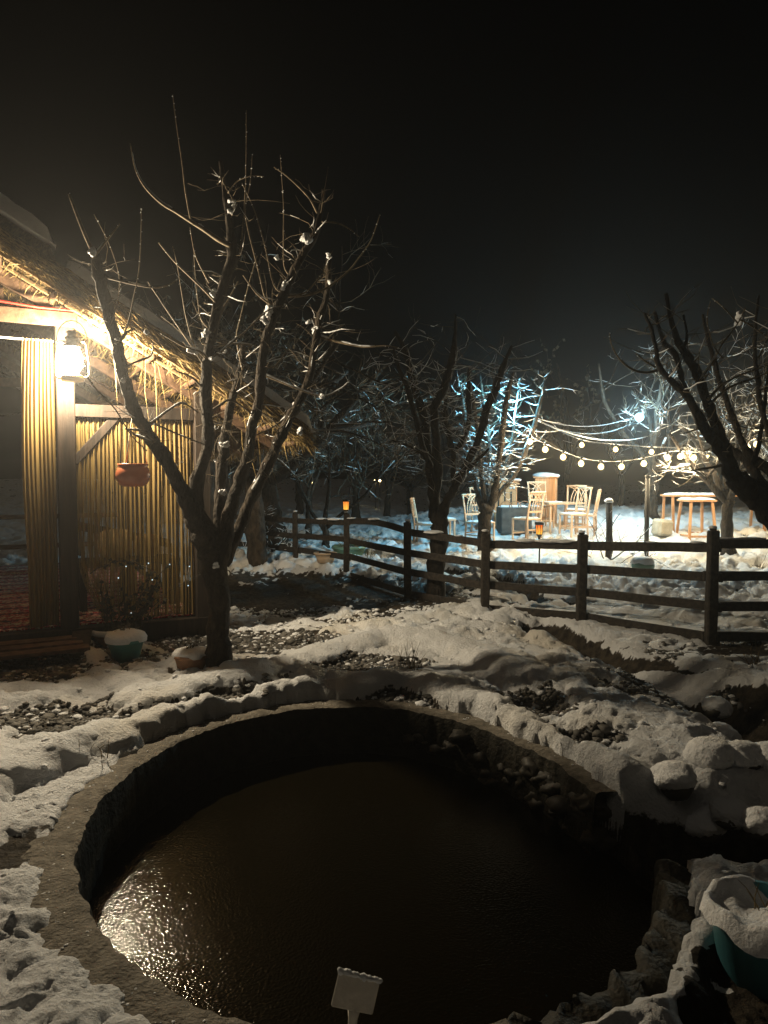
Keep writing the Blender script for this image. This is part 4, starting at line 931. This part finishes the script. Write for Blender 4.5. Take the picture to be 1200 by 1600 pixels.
for i in range(len(FP)-1):
    a, b_ = FP[i], FP[i+1]; d = (b_-a).normalized(); back = Vector((0, 1, 0)) if i % 2 else Vector((0, .9, 0)); off = back*.075
    for k, fr in enumerate((.87, .60, .345, .075)):
        za = HT[i]*fr+random.uniform(-.015, .015); zb = HT[i+1]*fr+random.uniform(-.015, .015)
        e = random.uniform(.06, .13)
        p0 = a+off-d*.05*(k % 2)+Vector((0, 0, za)); p1 = b_+off*(1 if k else .98)+d*e+Vector((0, 0, zb)); rise = .028 if (k == 0 and i == 3) else 0
        n_ = 6; mb = MB(); pts = [p0.lerp(p1, j/n_)+Vector((0, 0, rise*math.sin(j/n_*3.14)*2)) for j in range(n_+1)]
        wv = []
        for j in range(n_+1):
            c = pts[j]
            for sx, sy in ((-1, -1), (1, -1), (1, 1), (-1, 1)):
                wv.append(tuple(c+Vector((0, 1, 0))*(sx*.02)+Vector((0, 0, sy*(.044+random.uniform(-.004, .004))))))
        mb.v = wv
        for j in range(n_):
            for q in range(4): mb.f.append((4*j+q, 4*j+(q+1) % 4, 4*j+4+(q+1) % 4, 4*j+4+q))
        mb.f += [(3, 2, 1, 0), (4*n_, 4*n_+1, 4*n_+2, 4*n_+3)]
        mb.build('rail', M['fence'], fen, bevel=.006, smooth=False)
        if k == 0 and i > 1:
            for _ in range(random.randint(2, 4)):
                t = random.uniform(.06, .9); c = p0.lerp(p1, t)+Vector((0, 0, .045+rise*math.sin(t*3.14)*2)); L_ = random.uniform(.05, .17)
                MB().blob(c, L_, 2, .12, (abs(d.x)+.15, abs(d.y)*.9+.1, .14)).build('snow_cap', M['snow'], fen)

# ------------------------------------------------------------------ chairs
def snow_pad(mb, cx, cy, sx, sy, z, t, seed, nx=10, ny=10):
    b = len(mb.v)
    for i in range(nx+1):
        for j in range(ny+1):
            u, v = i/nx, j/ny; e = min(u, 1-u, v, 1-v); k = math.sqrt(max(0, 1-max(0, 1-e/.16)**2))
            mb.v.append((cx+(u-.5)*sx, cy+(v-.5)*sy, z+t*k*(1+.35*float(perlin(u*4, v*4, seed)))))
    for i in range(nx):
        for j in range(ny):
            k = b+i*(ny+1)+j; mb.f.append((k, k+ny+1, k+ny+2, k+1))
    return mb
def chair(loc, rz, lab):
    t = thing('arched_chair', lab, 'chair', loc, rz, 'peach painted wooden chairs with arched backs'); m = M['chairwood']; w = .2
    MB().box((0, 0, .45), (.43, .42, .035)).build('seat', m, t, smooth=False, bevel=.008)
    for sx in (-1, 1):
        MB().beam((sx*w, -.19, 0), (sx*w, -.185, .435), .036, .036, up=(0, 1, 0)).build('front_leg', m, t, smooth=False, bevel=.005)
        mb = MB(); mb.tube([(sx*w, .21, 0), (sx*w, .19, .45), (sx*w, .235, .72), (sx*w, .285, 1.0)], [.019, .021, .02, .018], 8); mb.build('back_leg', m, t)
        MB().beam((sx*w, -.17, .20), (sx*w, .185, .20), .018, .022).build('stretcher', m, t, smooth=False)
    for y_, z_ in ((-.188, .16), (.2, .24)): MB().beam((-.185, y_, z_), (.185, y_, z_), .018, .022).build('stretcher', m, t, smooth=False)
    MB().tube([(-.225, .282, .985), (0, .292, .99), (.225, .282, .985)], [.021]*3, 8).build('top_rail', m, t)
    MB().beam((-.19, .225, .60), (.19, .225, .60), .022, .04).build('lower_rail', m, t, smooth=False)
    for c, s_ in ((-.19, 1), (.19, -1), (-.07, 1), (.07, -1)):
        pts = []
        for k in range(9):
            a = k/8*math.pi/2; x_ = c+s_*(.26 if abs(c) > .1 else .20)*math.sin(a)*(.95); z_ = .97-.35*(1-math.cos(a)); pts.append((max(-.19, min(.19, x_)), .225+.055*(z_-.6)/.38, z_))
        pts = [(q[0], q[1], 1.585-q[2]) for q in pts] if False else pts
        MB().tube(pts, .010, 6).build('arch', m, t)
    mb = MB(); snow_pad(mb, 0, -.01, .40, .39, .468, .018, random.random()*9); mb.build('snow_cover', M['snow'], t)
    return t
for px, d, rz, lab in [(664, 15.6, 78, 'solitary chair left of the dark fence tree, facing right'), (750, 14.6, 38, 'chair half hidden by the blue lit trunk, snow on its seat'), (757, 16.6, 30, 'chair seen just behind the blue lit trunk, farther back'),
                       (823, 14.9, -142, 'chair turned away in front of the snow capped cabinet by the flame torch'), (846, 16.2, 12, 'chair standing against the snow capped cabinet'), (898, 16.6, -22, 'chair behind the slatted table, facing the camera'),
                       (896, 15.0, -68, 'front chair of the table group with white seat, facing left'), (915, 15.7, -112, 'outermost right chair of the table group seen edge on')]:
    q = gz(px, d); q.z += .0
    chair(q, R(rz), lab)
q = gz(697, 15.5); t = thing('stool', 'small wooden stool half hidden behind the dark fence tree', 'stool', q, .3)
MB().box((0, 0, .43), (.34, .30, .05)).build('seat', M['chairwood'], t, smooth=False, bevel=.008)
for sx in (-1, 1):
    for sy in (-1, 1): MB().box((sx*.14, sy*.12, .2), (.035, .035, .42)).build('leg', M['chairwood'], t, smooth=False)
mb = MB(); snow_pad(mb, 0, 0, .32, .28, .455, .02, 3); mb.build('snow_cover', M['snow'], t)
# slatted garden table
q = gz(872, 15.9); t = thing('slatted_table', 'small slatted garden table among the arched chairs', 'table', q, R(12))
for sx in (-1, 1):
    for sy in (-1, 1): MB().box((sx*.30, sy*.26, .33), (.04, .04, .66)).build('leg', M['chairwood'], t, smooth=False)
for s_ in (-1, 1): MB().box((0, s_*.30, .66), (.72, .05, .04)).build('apron', M['chairwood'], t, smooth=False); MB().box((s_*.335, 0, .66), (.05, .55, .04)).build('apron', M['chairwood'], t, smooth=False)
for k in range(9): MB().box((-.28+k*.07, 0, .672), (.045, .545, .02)).build('slat', M['chairwood'], t, smooth=False)
mb = MB(); snow_pad(mb, -.12, .08, .42, .36, .684, .014, 7); mb.build('snow_cover', M['snow'], t)
# wooden cabinets with snowy roofs
def cabinet(px, d, h, w, lab, slots, pitched, rz):
    t = thing('wooden_cabinet', lab, 'cabinet', gz(px, d), rz); m = M['boxwood']
    MB().box((0, 0, h/2), (w, w*.85, h)).build('body', m, t, smooth=False, bevel=.01)
    for x_, z0, z1 in slots: MB().box((x_*w, -w*.425-.001, (z0+z1)/2*h), (.035, .012, (z1-z0)*h)).build('slot', M['darkmetal'], t, smooth=False)
    if pitched:
        for s_ in (-1, 1): MB().beam((0, 0, h+.2*w), (s_*w*.62, 0, h-.02), w*1.05, .03, up=(s_*.4, 0, 1)).build('roof_board', m, t, smooth=False)
        mb = MB(); mb.v = [(-w/2, -w*.42, h), (w/2, -w*.42, h), (0, -w*.42, h+.2*w), (-w/2, w*.42, h), (w/2, w*.42, h), (0, w*.42, h+.2*w)]; mb.f = [(0, 1, 2), (5, 4, 3), (0, 3, 4, 1), (1, 4, 5, 2), (2, 5, 3, 0)]; mb.build('gable', m, t, smooth=False)
        for s_ in (-1, 1): MB().blob((s_*w*.30, 0, h+.14*w), w*.42, 2, .1, (.95, 1.3, .22)).build('snow_cap', M['snow'], t)
        mb = MB(); [mb.blob((x_, -w*.43, h*.90), .03, 1, .1) for x_ in (.12, .19)]; mb.build('knob', M['snow'], t)
    else:
        MB().box((0, 0, h+.015), (w*1.15, w, .03)).build('top', m, t, smooth=False)
        MB().blob((0, 0, h+.05), w*.62, 3, .1, (1.0, .9, .26)).build('snow_cap', M['snow'], t)
cabinet(790, 16.9, 1.04, .50, 'orange wooden cabinet with three slots under a pitched snowy roof', [(-.3, .45, .80), (-.02, .6, .95), (.26, .40, .82)], True, R(-12))
cabinet(853, 17.1, 1.10, .46, 'tall plain wooden cabinet under a flat cap of snow', [], False, R(-20))
# charcoal planter with wire hoops
t = thing('fire_planter', 'low charcoal planter block with wire hoops amid the chairs', 'planter', gz(803, 15.9), R(5))
MB().box((0, 0, .26), (.66, .5, .56)).build('block', M['darkbox'], t, smooth=False, bevel=.015)
for x_ in (-.2, 0, .2):
    MB().tube([(x_+.13*math.cos(a), -.1, .54+.13*math.sin(a)) for a in np.linspace(0, 3.14, 9)], .009, 5).build('hoop', M['clay'], t)
mb = MB(); snow_pad(mb, 0, .08, .6, .3, .54, .03, 5); mb.build('snow_cover', M['snow'], t)
# trestle tables
def trestle(px, d, length, h, lab, rz, splay):
    t = thing('trestle_table', lab, 'table', gz(px, d), rz); m = M['boxwood']
    MB().box((0, 0, h), (length, .55, .04)).build('top', m, t, smooth=False)
    for sx in (-1, 1):
        for sy in (-1, 1):
            x_ = sx*(length/2-.07); MB().beam((x_+sx*splay, sy*.30, -.04), (x_, sy*.22, h-.02), .045, .045, up=(0, 1, 0)).build('leg', m, t, smooth=False)
        MB().beam((sx*(length/2-.07+splay*.85), -.28, .09), (sx*(length/2-.07+splay*.85), .28, .09), .03, .04).build('brace', m, t, smooth=False)
    MB().beam((-length/2+.05, -.29, .08), (length/2-.05, -.29, .08), .03, .04).build('stretcher', m, t, smooth=False)
    mb = MB(); snow_pad(mb, 0, 0, length*.97, .52, h+.02, .032, random.random()*9, 40, 10); mb.build('snow_cover', M['snow'], t)
    return t
trestle(1114, 15.9, 2.1, .86, 'long trestle table thick with snow under the right string lights', R(2), 0)
trestle(1088, 15.1, .58, .80, 'small splayed trestle table in front of the long snowy table', R(3), .06)
# limestone block, posts, pole
q = gz(1034, 15.2); t = MB().box((0, 0, .16), (.36, .3, .34)); o = t.build('limestone_block', M['rubble'], None, smooth=False, loc=q, bevel=.05); o.rotation_euler = (.05, .08, .3); tag(o, 'rough pale stone block on snow beside the trestle tables', 'stone')
q = gz(952, 12.9); t = thing('garden_post', 'short dark garden post with round snow cap', 'post', q)
MB().tube([(0, 0, -.1), (.005, 0, .5), (-.01, 0, .98)], [.06, .055, .058], 10, .05).build('shaft', M['fence'], t); MB().blob((-.01, 0, 1.0), .075, 2, .08, (1, 1, .7)).build('snow_cap', M['snow'], t)
q = gz(1011, 13.2); t = thing('metal_pole', 'thin grey metal pole standing behind the round green pot', 'pole', q)
MB().tube([(0, 0, -.1), (0, 0, 1.42)], .042, 12).build('shaft', M['steel'], t); MB().lathe([(0, 1.44), (.05, 1.44), (.05, 1.40), (.044, 1.395)], 12).build('cap', M['steel'], t)

# ------------------------------------------------------------------ pots
def pot(name, lab, loc, prof, m, snow=None, group=None, n=22, cat='pot', rimsnow=None):
    t = thing(name, lab, cat, loc, 0, group)
    MB().lathe(prof, n).build('body', M[m], t)
    if snow:
        r_, z_, h_, s_ = snow
        MB().lathe([(r_*1.0, z_-.015), (r_*1.03, z_+h_*.25), (r_*.92, z_+h_*.7), (r_*.6, z_+h_*.95), (r_*.25, z_+h_), (.001, z_+h_*.97)], n, wob=.05, seed=s_).build('snow_cap', M['snow'], t)
    return t
def pot_prof(r0, r1, h, lip=.015): return [(0, 0), (r0, 0), (r0+(r1-r0)*.5, h*.5), (r1, h*.85), (r1+lip, h*.86), (r1+lip, h), (r1-.012, h), (r1-.015, h*.8), (0, h*.78)]
def sprigs(t, n, r_, z0, l, m='dryleaf', seed=1, leafy=True, spread=.6):
    rr = random.Random(seed); mb = MB()
    for _ in range(n):
        a = rr.uniform(0, 6.28); q = Vector((rr.uniform(0, r_)*math.cos(a), rr.uniform(0, r_)*math.sin(a), z0)); d = Vector((rr.gauss(0, spread), rr.gauss(0, spread), 1)).normalized(); pts = [q]
        for k in range(4): d = (d+Vector((rr.gauss(0, .2), rr.gauss(0, .2), -.06))).normalized(); pts.append(pts[-1]+d*l*rr.uniform(.7, 1.2)/4)
        mb.tube(pts, [.003, .003, .0025, .002, .001], 4)
        if leafy:
            for p_ in pts[1:]:
                for _ in range(2):
                    e = Vector((rr.gauss(0, 1), rr.gauss(0, 1), rr.gauss(0, .5))).normalized()*rr.uniform(.015, .035); s_ = e.cross(Vector((rr.gauss(0, 1), rr.gauss(0, 1), 1))).normalized()*.008; b = len(mb.v)
                    mb.v += [tuple(p_), tuple(p_+e*.5+s_), tuple(p_+e), tuple(p_+e*.5-s_)]; mb.f.append((b, b+1, b+2, b+3))
    mb.build('sprigs', M[m], t, smooth=False, kind='stuff')
g = GG(197, 1034); t = pot('flower_pot', 'teal flower pot heaped with snow at the pavilion corner', (g.x, g.y, g.z-.02), pot_prof(.10, .145, .22), 'teal', (.165, .215, .075, 1)); sprigs(t, 9, .06, .25, .10, seed=3)
g = GG(172, 1014); t = pot('flower_pot', 'low bowl with a snow rim behind the teal pot', (g.x, g.y, g.z), pot_prof(.10, .135, .15), 'clay', None)
MB().tube([(.145*math.cos(a), .145*math.sin(a), .165) for a in np.linspace(.3, 5.6, 22)], [.01]+[.026]*20+[.01], 8, .1).build('snow_rim', M['snow'], t)
g = GG(300, 1048); t = pot('flower_pot', 'rough brown flower pot filled with snow beside the tree trunk', (g.x, g.y, g.z-.02), pot_prof(.105, .135, .16), 'clay', (.145, .155, .05, 4)); sprigs(t, 7, .07, .20, .11, seed=5)
g = gz(508, 11.6); pot('flower_pot', 'beige bowl pot standing in snow just beyond the fence', g, pot_prof(.12, .17, .16), 'beigeclay', (.13, .13, .02, 2))
g = gz(545, 13.6); t = pot('flower_pot', 'wide dark green tub with withered plant beyond the torch lit post', g, pot_prof(.22, .30, .36), 'green', (.24, .28, .06, 3)); sprigs(t, 26, .2, .32, .3, seed=6)
g = gz(1006, 10.8); pot('flower_pot', 'round green pot with a thick snow lid behind the fence', g, [(0, 0), (.10, 0), (.13, .02), (.13, .035), (.085, .055), (.09, .08), (.145, .14), (.165, .20), (.16, .24), (.15, .255), (0, .255)], 'green', (.16, .25, .09, 5))
# teal tub at the right corner
g = G(1200, 1525, .03); t = pot('plant_tub', 'large teal tub half buried in snow at the near right corner', (g.x+.03, g.y+.06, -.03), [(0, 0), (.15, 0), (.17, .02), (.205, .24), (.225, .25), (.228, .275), (.205, .275), (.19, .2), (0, .18)], 'tub', None, n=36); t.scale = (.84, .84, .84)
mb = MB()
for i in range(15):
    for j in range(40):
        a = j/40*6.283; rr_ = i/14; r_ = .245*rr_; hole = math.exp(-(((r_*math.cos(a)-.06)/.09)**2+((r_*math.sin(a)-.12)/.07)**2))
        z = .285+.025*math.sin(a+2.5)+.03*float(perlin(r_*12*math.cos(a)+3, r_*12*math.sin(a), 5))-.10*hole+.035*math.exp(-((rr_-.86)/.13)**2)
        if i == 14: z -= .05+.03*math.sin(3*a+1)
        mb.v.append((r_*math.cos(a), r_*math.sin(a), z))
        if i: k0 = (i-1)*40+j; k1 = (i-1)*40+(j+1) % 40; mb.f.append((k0, k0+40, k1+40, k1))
mb.build('snow_cap', M['snow'], t); sprigs(t, 6, .06, .22, .16, 'grass', 8, False, .25)
# hanging pot
hp = P(208, 742, 6.02); t = thing('hanging_pot', 'round terracotta pot hanging on cords from the tree limb', 'hanging pot', hp)
MB().lathe([(0, -.095), (.07, -.095), (.105, -.08), (.135, -.03), (.137, .01), (.122, .055), (.112, .066), (.122, .078), (.118, .092), (.105, .092), (.10, .05), (0, .03)], 30).build('body', M['terracotta'], t)
topp = P(208, 641, 6.02)-hp
for a in (.25, 2.4, 4.5):
    MB().tube([(.115*math.cos(a), .115*math.sin(a), .07), tuple(topp+Vector((0, 0, .0)))], .0035, 5).build('cord', M['cord'], t)
# plant sign on the near lip
g = Vector((-.075, 1.97, 0)); t = thing('plant_sign', 'small blank frosted sign board on a stake at the near pond edge', 'sign', g)
mtx = Matrix.Rotation(R(16), 3, 'Y')
c_ = P(556, 1550, 1.95)-g; c_.y = -.02
mb = MB(); mb.box((0, 0, 0), (.118, .012, .094)); o = mb.build('board', M['label'], t, smooth=False, bevel=.008, loc=c_); o.rotation_euler = (R(-12), R(15), R(4)); o.modifiers['bevel'].segments = 3
MB().tube([c_+Vector((-.004, .004, -.04)), c_+Vector((-.008, .0, -.075)), (-.02, 0, .0), (-.02, .0, -.1)], [.020, .013, .010, .010], 8).build('stake', M['label'], t)
mb = MB(); 
for k in range(16):
    s_ = -.055+.11*k/15; q = c_+Matrix.Rotation(R(15), 3, 'Y') @ Vector((s_, .0, .047)); mb.blob(q, random.uniform(.006, .010), 1, .2)
mb.build('frost', M['snow'], t)

# ------------------------------------------------------------------ plants and grass
def ivy():
    rr = random.Random(4); t = thing('ivy_plant', 'dark climbing ivy trailing in front of the sheer curtain', 'plant', W(.28, -.12, 0)); mb = MB(); lf = MB()
    def leaf(p):
        e = Vector((rr.gauss(0, 1), rr.gauss(0, .6), rr.gauss(-.3, .6))).normalized()*rr.uniform(.035, .06); s_ = e.cross(Vector((rr.gauss(0, .4), -1, rr.gauss(0, .4)))).normalized()*rr.uniform(.015, .024); b = len(lf.v)
        lf.v += [tuple(p), tuple(p+e*.4+s_), tuple(p+e), tuple(p+e*.4-s_)]; lf.f.append((b, b+1, b+2, b+3))
    stems = []
    for k in range(20):
        x0 = rr.uniform(-.08, .55); z1 = rr.uniform(.35, .75); q = [Vector((x0*.3, 0, .02))]
        for j in range(1, 9): s_ = j/8; q.append(Vector((x0*(.3+.7*s_)+rr.uniform(-.03, .03), rr.uniform(-.07, .02), .02+z1*s_)))
        stems.append(q)
    z = .80; q = [Vector((.42, -.02, .62))]
    for j in range(9): q.append(Vector((.40-.065*j, -.03+rr.uniform(-.02, .02), .70+.10*math.sin(j/8*3.0)+rr.uniform(-.01, .02))))
    stems.append(q)
    # stems start in local axes turned with the wall
    Rm = Matrix.Rotation(PANG, 3, 'Z')
    for q in stems:
        q = [Rm @ a for a in q]; mb.tube(q, .004, 4)
        for a, b_ in zip(q[:-1], q[1:]):
            for _ in range(rr.randint(1, 3)): leaf(a.lerp(b_, rr.random())+Vector((rr.uniform(-.025, .025), rr.uniform(-.02, .02), rr.uniform(-.02, .02))))
    mb.build('stems', M['leaf'], t); lf.build('leaves', M['leaf'], t, smooth=False, kind='stuff')
ivy()
def tuft(px, py, n, l, lab, seed, m='grass', d=None, spread=.25, name='grass_tuft', cat='grass', w=.003):
    g = G(px, py) if d is None else gz(px, d); g.z = hz(g.x, g.y)-.01
    rr = random.Random(seed); mb = MB()
    for _ in range(n):
        q = Vector((rr.gauss(0, .03), rr.gauss(0, .03), 0)); dd = Vector((rr.gauss(0, spread), rr.gauss(0, spread), 1)).normalized(); pts = [q]; k = l*rr.uniform(.5, 1.1)
        for j in range(4): dd = (dd+Vector((rr.gauss(0, .12), rr.gauss(0, .12), -.08))).normalized(); pts.append(pts[-1]+dd*k/4)
        mb.tube(pts, [w, w, w*.8, w*.6, w*.3], 4)
    o = mb.build(name, M[m], None, loc=g, smooth=False); tag(o, lab, cat)
tuft(640, 1072, 16, .24, 'dry reddish grass tuft poking through the snow curb at the bend', 1)
tuft(150, 1195, 7, .12, 'few bent straws by the left pond lip', 2, spread=.5)
tuft(476, 1008, 14, .12, 'small evergreen sprig on snow right of the tree trunk', 3, 'leaf', spread=.5)
tuft(232, 1045, 18, .10, 'frosty seedling plant between the two snowy pots', 4, 'dryleaf', spread=.6)
tuft(1188, 905, 12, .35, 'dark grass clump behind the right end of the fence', 5, 'leaf', 12.2, .4)
tuft(917, 1050, 1, .12, 'single short peg stuck in the snow bank', 6, 'fence', None, .02, 'garden_peg', 'peg', .008)
tuft(1060, 1400, 6, .16, 'dry twigs at the right pond bank left of the tub', 7, spread=.9)
tuft(985, 1520, 9, .16, 'tangled roots on the near right pond bank', 8, spread=1.0)
tuft(930, 1565, 7, .13, 'loose dry stalks on the near pond lip', 12, spread=1.0)
tuft(205, 1590, 3, .08, 'bent straw loop on the lower left pond lip', 9, spread=.8)
tuft(1180, 1045, 14, .22, 'thin weed stalks by the dark ditch on the right', 10, spread=.6)
tuft(575, 865, 10, .5, 'pale frosted stalks beside the torch lit fence post', 11, 'straw', 11.8, .35, 'frosted_stalks', 'plant', .005)
T = vase('low sprawling bare shrub around the snow capped garden post', gz(955, 12.6), .08, .02, 1.0, 6, 51, .35, 1, .15, tilt=.95, name='bare_shrub'); T.done()
T = vase('frosty low shrub behind the far left fence bay', gz(425, 12.9), .08, .02, .7, 7, 52, .8, 2, .1, tilt=1.0, name='bare_shrub'); T.done()

# ------------------------------------------------------------------ string lights, cables, lamps
def bulb_obj(parent, p):
    o = MB().lathe([(.001, -.058), (.026, -.050), (.045, -.03), (.052, -.005), (.045, .022), (.027, .042), (.018, .052)], 12).build('bulb', M['bulb'], parent, loc=p)
    lamp(o, (0, 0, -.004), L_BULB, (1, .80, .48), .026)
    MB().lathe([(.02, .05), (.022, .06), (.022, .11), (.008, .125), (.001, .126)], 8).build('socket', M['darkmetal'], o)
    return o
def string_lights(lab, path, bulbs, extra):
    t = thing('string_lights', lab, 'string lights')
    pts = [P(*q) for q in path]; q = smooth_path([(p, .008) for p in pts], 4)
    MB().tube([a for a, _ in q], .009, 5).build('cable', M['cable'], t)
    for px, py, d in bulbs: bulb_obj(t, P(px, py, d))
    return t
s1 = [(828, 690), (852, 702), (880, 714), (908, 724), (939, 729), (971, 729), (1006, 724), (1043, 715), (1063, 713), (1084, 715)]
string_lights('lower sagging string of warm bulbs from the blue lit tree', [(815, 672, 13.4)]+[(x, y-9, 13.3+.0*i) for i, (x, y) in enumerate(s1)]+[(1138, 700, 14)], [(x, y, 13.3) for x, y in s1], 0)
s2 = [(909, 695), (962, 702), (1018, 706), (1076, 708), (1105, 714)]
string_lights('upper farther string of five warm bulbs behind the lower one', [(850, 662, 15.5)]+[(x, y-8, 15.6) for x, y in s2]+[(1140, 706, 15)], [(x, y, 15.6) for x, y in s2], 0)
s3 = [(1168, 699), (1182, 694), (1240, 690), (1290, 680)]
string_lights('short string with two warm bulbs behind the leaning black tree', [(1135, 690, 14)]+[(x, y-9, 13.8) for x, y in s3]+[(1340, 660, 13)], [(x, y, 13.8) for x, y in s3], 0)
for a, b_, sag, lab, m, rad in [((842, 655, 14), (1002, 645, 18), .22, 'topmost overhead cable from blue lit tree to floodlight', 'cable', .010), ((846, 660, 14), (1002, 652, 18), .30, 'second overhead cable just under the topmost one', 'cable', .010), ((838, 656, 14), (1012, 682, 18), .22, 'lower snow coated cable slung towards the floodlight tree', 'snow', .013),
                            ((468, 668, 7.4), (650, 612, 9.4), .18, 'thin wire from roof end to dark tree', 'cable', .006), ((462, 690, 8.0), (655, 618, 9.4), .25, 'lower thin wire sagging behind roof end', 'cable', .006)]:
    tag(MB().tube(catenary(P(*a), P(*b_), sag), rad, 5, .25 if m == 'snow' else 0).build('overhead_cable', M[m], None), lab, 'cable')
def led(lab, p, name, m, sz, shield=False):
    t = thing(name, lab, 'lamp', p); lamp(t, (0, 0, 0), L_LED if m == 'led' else L_FLOOD, (.20, .70, 1) if m == 'led' else (.40, .80, 1), sz*.5); MB().blob((0, 0, 0), sz, 2, 0).build('bulb', M[m], t)
    MB().lathe([(.03, sz*.9), (.035, sz*1.2), (.03, sz*2.2), (.001, sz*2.4)], 10).build('socket', M['darkmetal'], t)
    if shield: MB().box((0, -.09, -.012), (.20, .012, .075)).build('light_stop', M['steel'], t, smooth=False)  # plate added to keep lamp light off the pond and the view
    MB().tube([(0, 0, sz*2.3), (.02, 0, sz*4)], .006, 5).build('wire', M['darkmetal'], t)
led('cold white bulb hanging inside the blue lit tree', P(791, 631, 14.2), 'cold_lamp', 'led', .035, True)
led('bright cold floodlight high in the tree behind string lights', P(999, 652, 16.4), 'flood_lamp', 'flood', .10)
# flame torches
def torch(lab, base, h):
    t = thing('flame_torch', lab, 'torch', base, 0, 'solar flame torches')
    MB().tube([(0, 0, -.1), (.01, 0, h)], [.012, .014], 8).build('stake', M['darkmetal'], t)
    MB().lathe([(.014, h-.02), (.02, h+.03), (.05, h+.08), (.056, h+.085), (.001, h+.085)], 16).build('cup', M['darkmetal'], t)
    MB().lathe([(.001, 0), (.048, 0), (.052, .05), (.056, .16), (.001, .16)], 14).build('flame', M['flame'], t, loc=(0, 0, h+.086))
    for k in range(8):
        a = k*6.283/8; MB().tube([(.052*math.cos(a), .052*math.sin(a), h+.08), (.058*math.cos(a+.25), .058*math.sin(a+.25), h+.14), (.064*math.cos(a), .064*math.sin(a), h+.25)], .005, 4).build('cage_bar', M['darkmetal'], t)
    MB().lathe([(.066, h+.24), (.078, h+.25), (.078, h+.285), (.05, h+.295), (.001, h+.295)], 16).build('solar_cap', M['steel'], t)
q = gz(843, 12.2); torch('solar flame torch on a stake in front of the chair group', q, P(841, 838, 12.2).z-q.z-.05)
tp = FP[3]+Vector((.0, 0, HT[3]+.03)); t = thing('flame_torch', 'small flame lamp standing on top of a fence post', 'torch', tp, 0, 'solar flame torches')
MB().lathe([(.001, 0), (.036, 0), (.044, .02), (.044, .03), (.001, .03)], 14).build('cup', M['darkmetal'], t); MB().lathe([(.001, 0), (.036, 0), (.04, .06), (.042, .12), (.001, .12)], 14).build('flame', M['flame'], t, loc=(0, 0, .031)); MB().lathe([(.05, .15), (.055, .158), (.055, .175), (.001, .185)], 14).build('solar_cap', M['steel'], t)
for k in range(6):
    a = k*6.283/6+.2; MB().tube([(.042*math.cos(a), .042*math.sin(a), .02), (.047*math.cos(a), .047*math.sin(a), .16)], .0035, 4).build('cage_bar', M['darkmetal'], t)
# far lamps
for px, py, d, lab, s_ in ((586.5, 751, 32, 'left one of two tiny warm lamps far across the field', .045), (593.5, 751, 32, 'right one of two tiny warm lamps far across the field', .045), (487, 753, 24, 'tiny yellow lamp far behind the left fence bays', .03)):
    q = P(px, py, d); t = thing('far_lamp', lab, 'lamp', q); MB().blob((0, 0, 0), s_, 1, 0).build('bulb', M['farlamp'], t); g0 = hz(q.x, q.y)-q.z
    MB().tube([(0, 0, g0), (0, 0, -s_)], .02, 5).build('stake', M['darkmetal'], t)
# fairy lights strung along the curtain
t = thing('fairy_lights', 'tiny cold fairy lights strung low along the sheer curtain', 'fairy lights')
fp = [(185, 903), (197, 885), (232, 880), (265, 882), (296, 885), (294, 915), (323, 893), (205, 958), (238, 906)]
for px, py in fp: MB().blob((0, 0, 0), .0055, 1, 0).build('bulb', M['fairy'], t, loc=P(px, py, 6.55+.0018*(px-105)))
MB().tube([P(px, py-1.5, 6.56+.0018*(px-105)) for px, py in fp], .0015, 4).build('wire', M['darkmetal'], t)

# ------------------------------------------------------------------ night mist
bpy.context.view_layer.update()
zmax = max((o.matrix_world @ Vector(c)).z for o in S.objects if o.type == 'MESH' for c in o.bound_box)+.15
zmin = min((o.matrix_world @ Vector(c)).z for o in S.objects if o.name.startswith('ground') for c in o.bound_box)-1.0
mb = MB().box((0, 0, 0), (420, 420, zmax-zmin)); hzm = bpy.data.materials.new('mist'); hzm.use_nodes = True; N = hzm.node_tree.nodes; N.remove(N['Principled BSDF'])
v = N.new('ShaderNodeVolumePrincipled'); v.inputs['Color'].default_value = (.86, .88, .9, 1); v.inputs['Density'].default_value = .0028; v.inputs['Anisotropy'].default_value = .75
hzm.node_tree.links.new(v.outputs[0], N['Material Output'].inputs['Volume'])
o = mb.build('haze', hzm, None, smooth=False, loc=(0, 60, (zmax+zmin)/2)); o['kind'] = 'stuff'
print('haze', zmin, zmax)
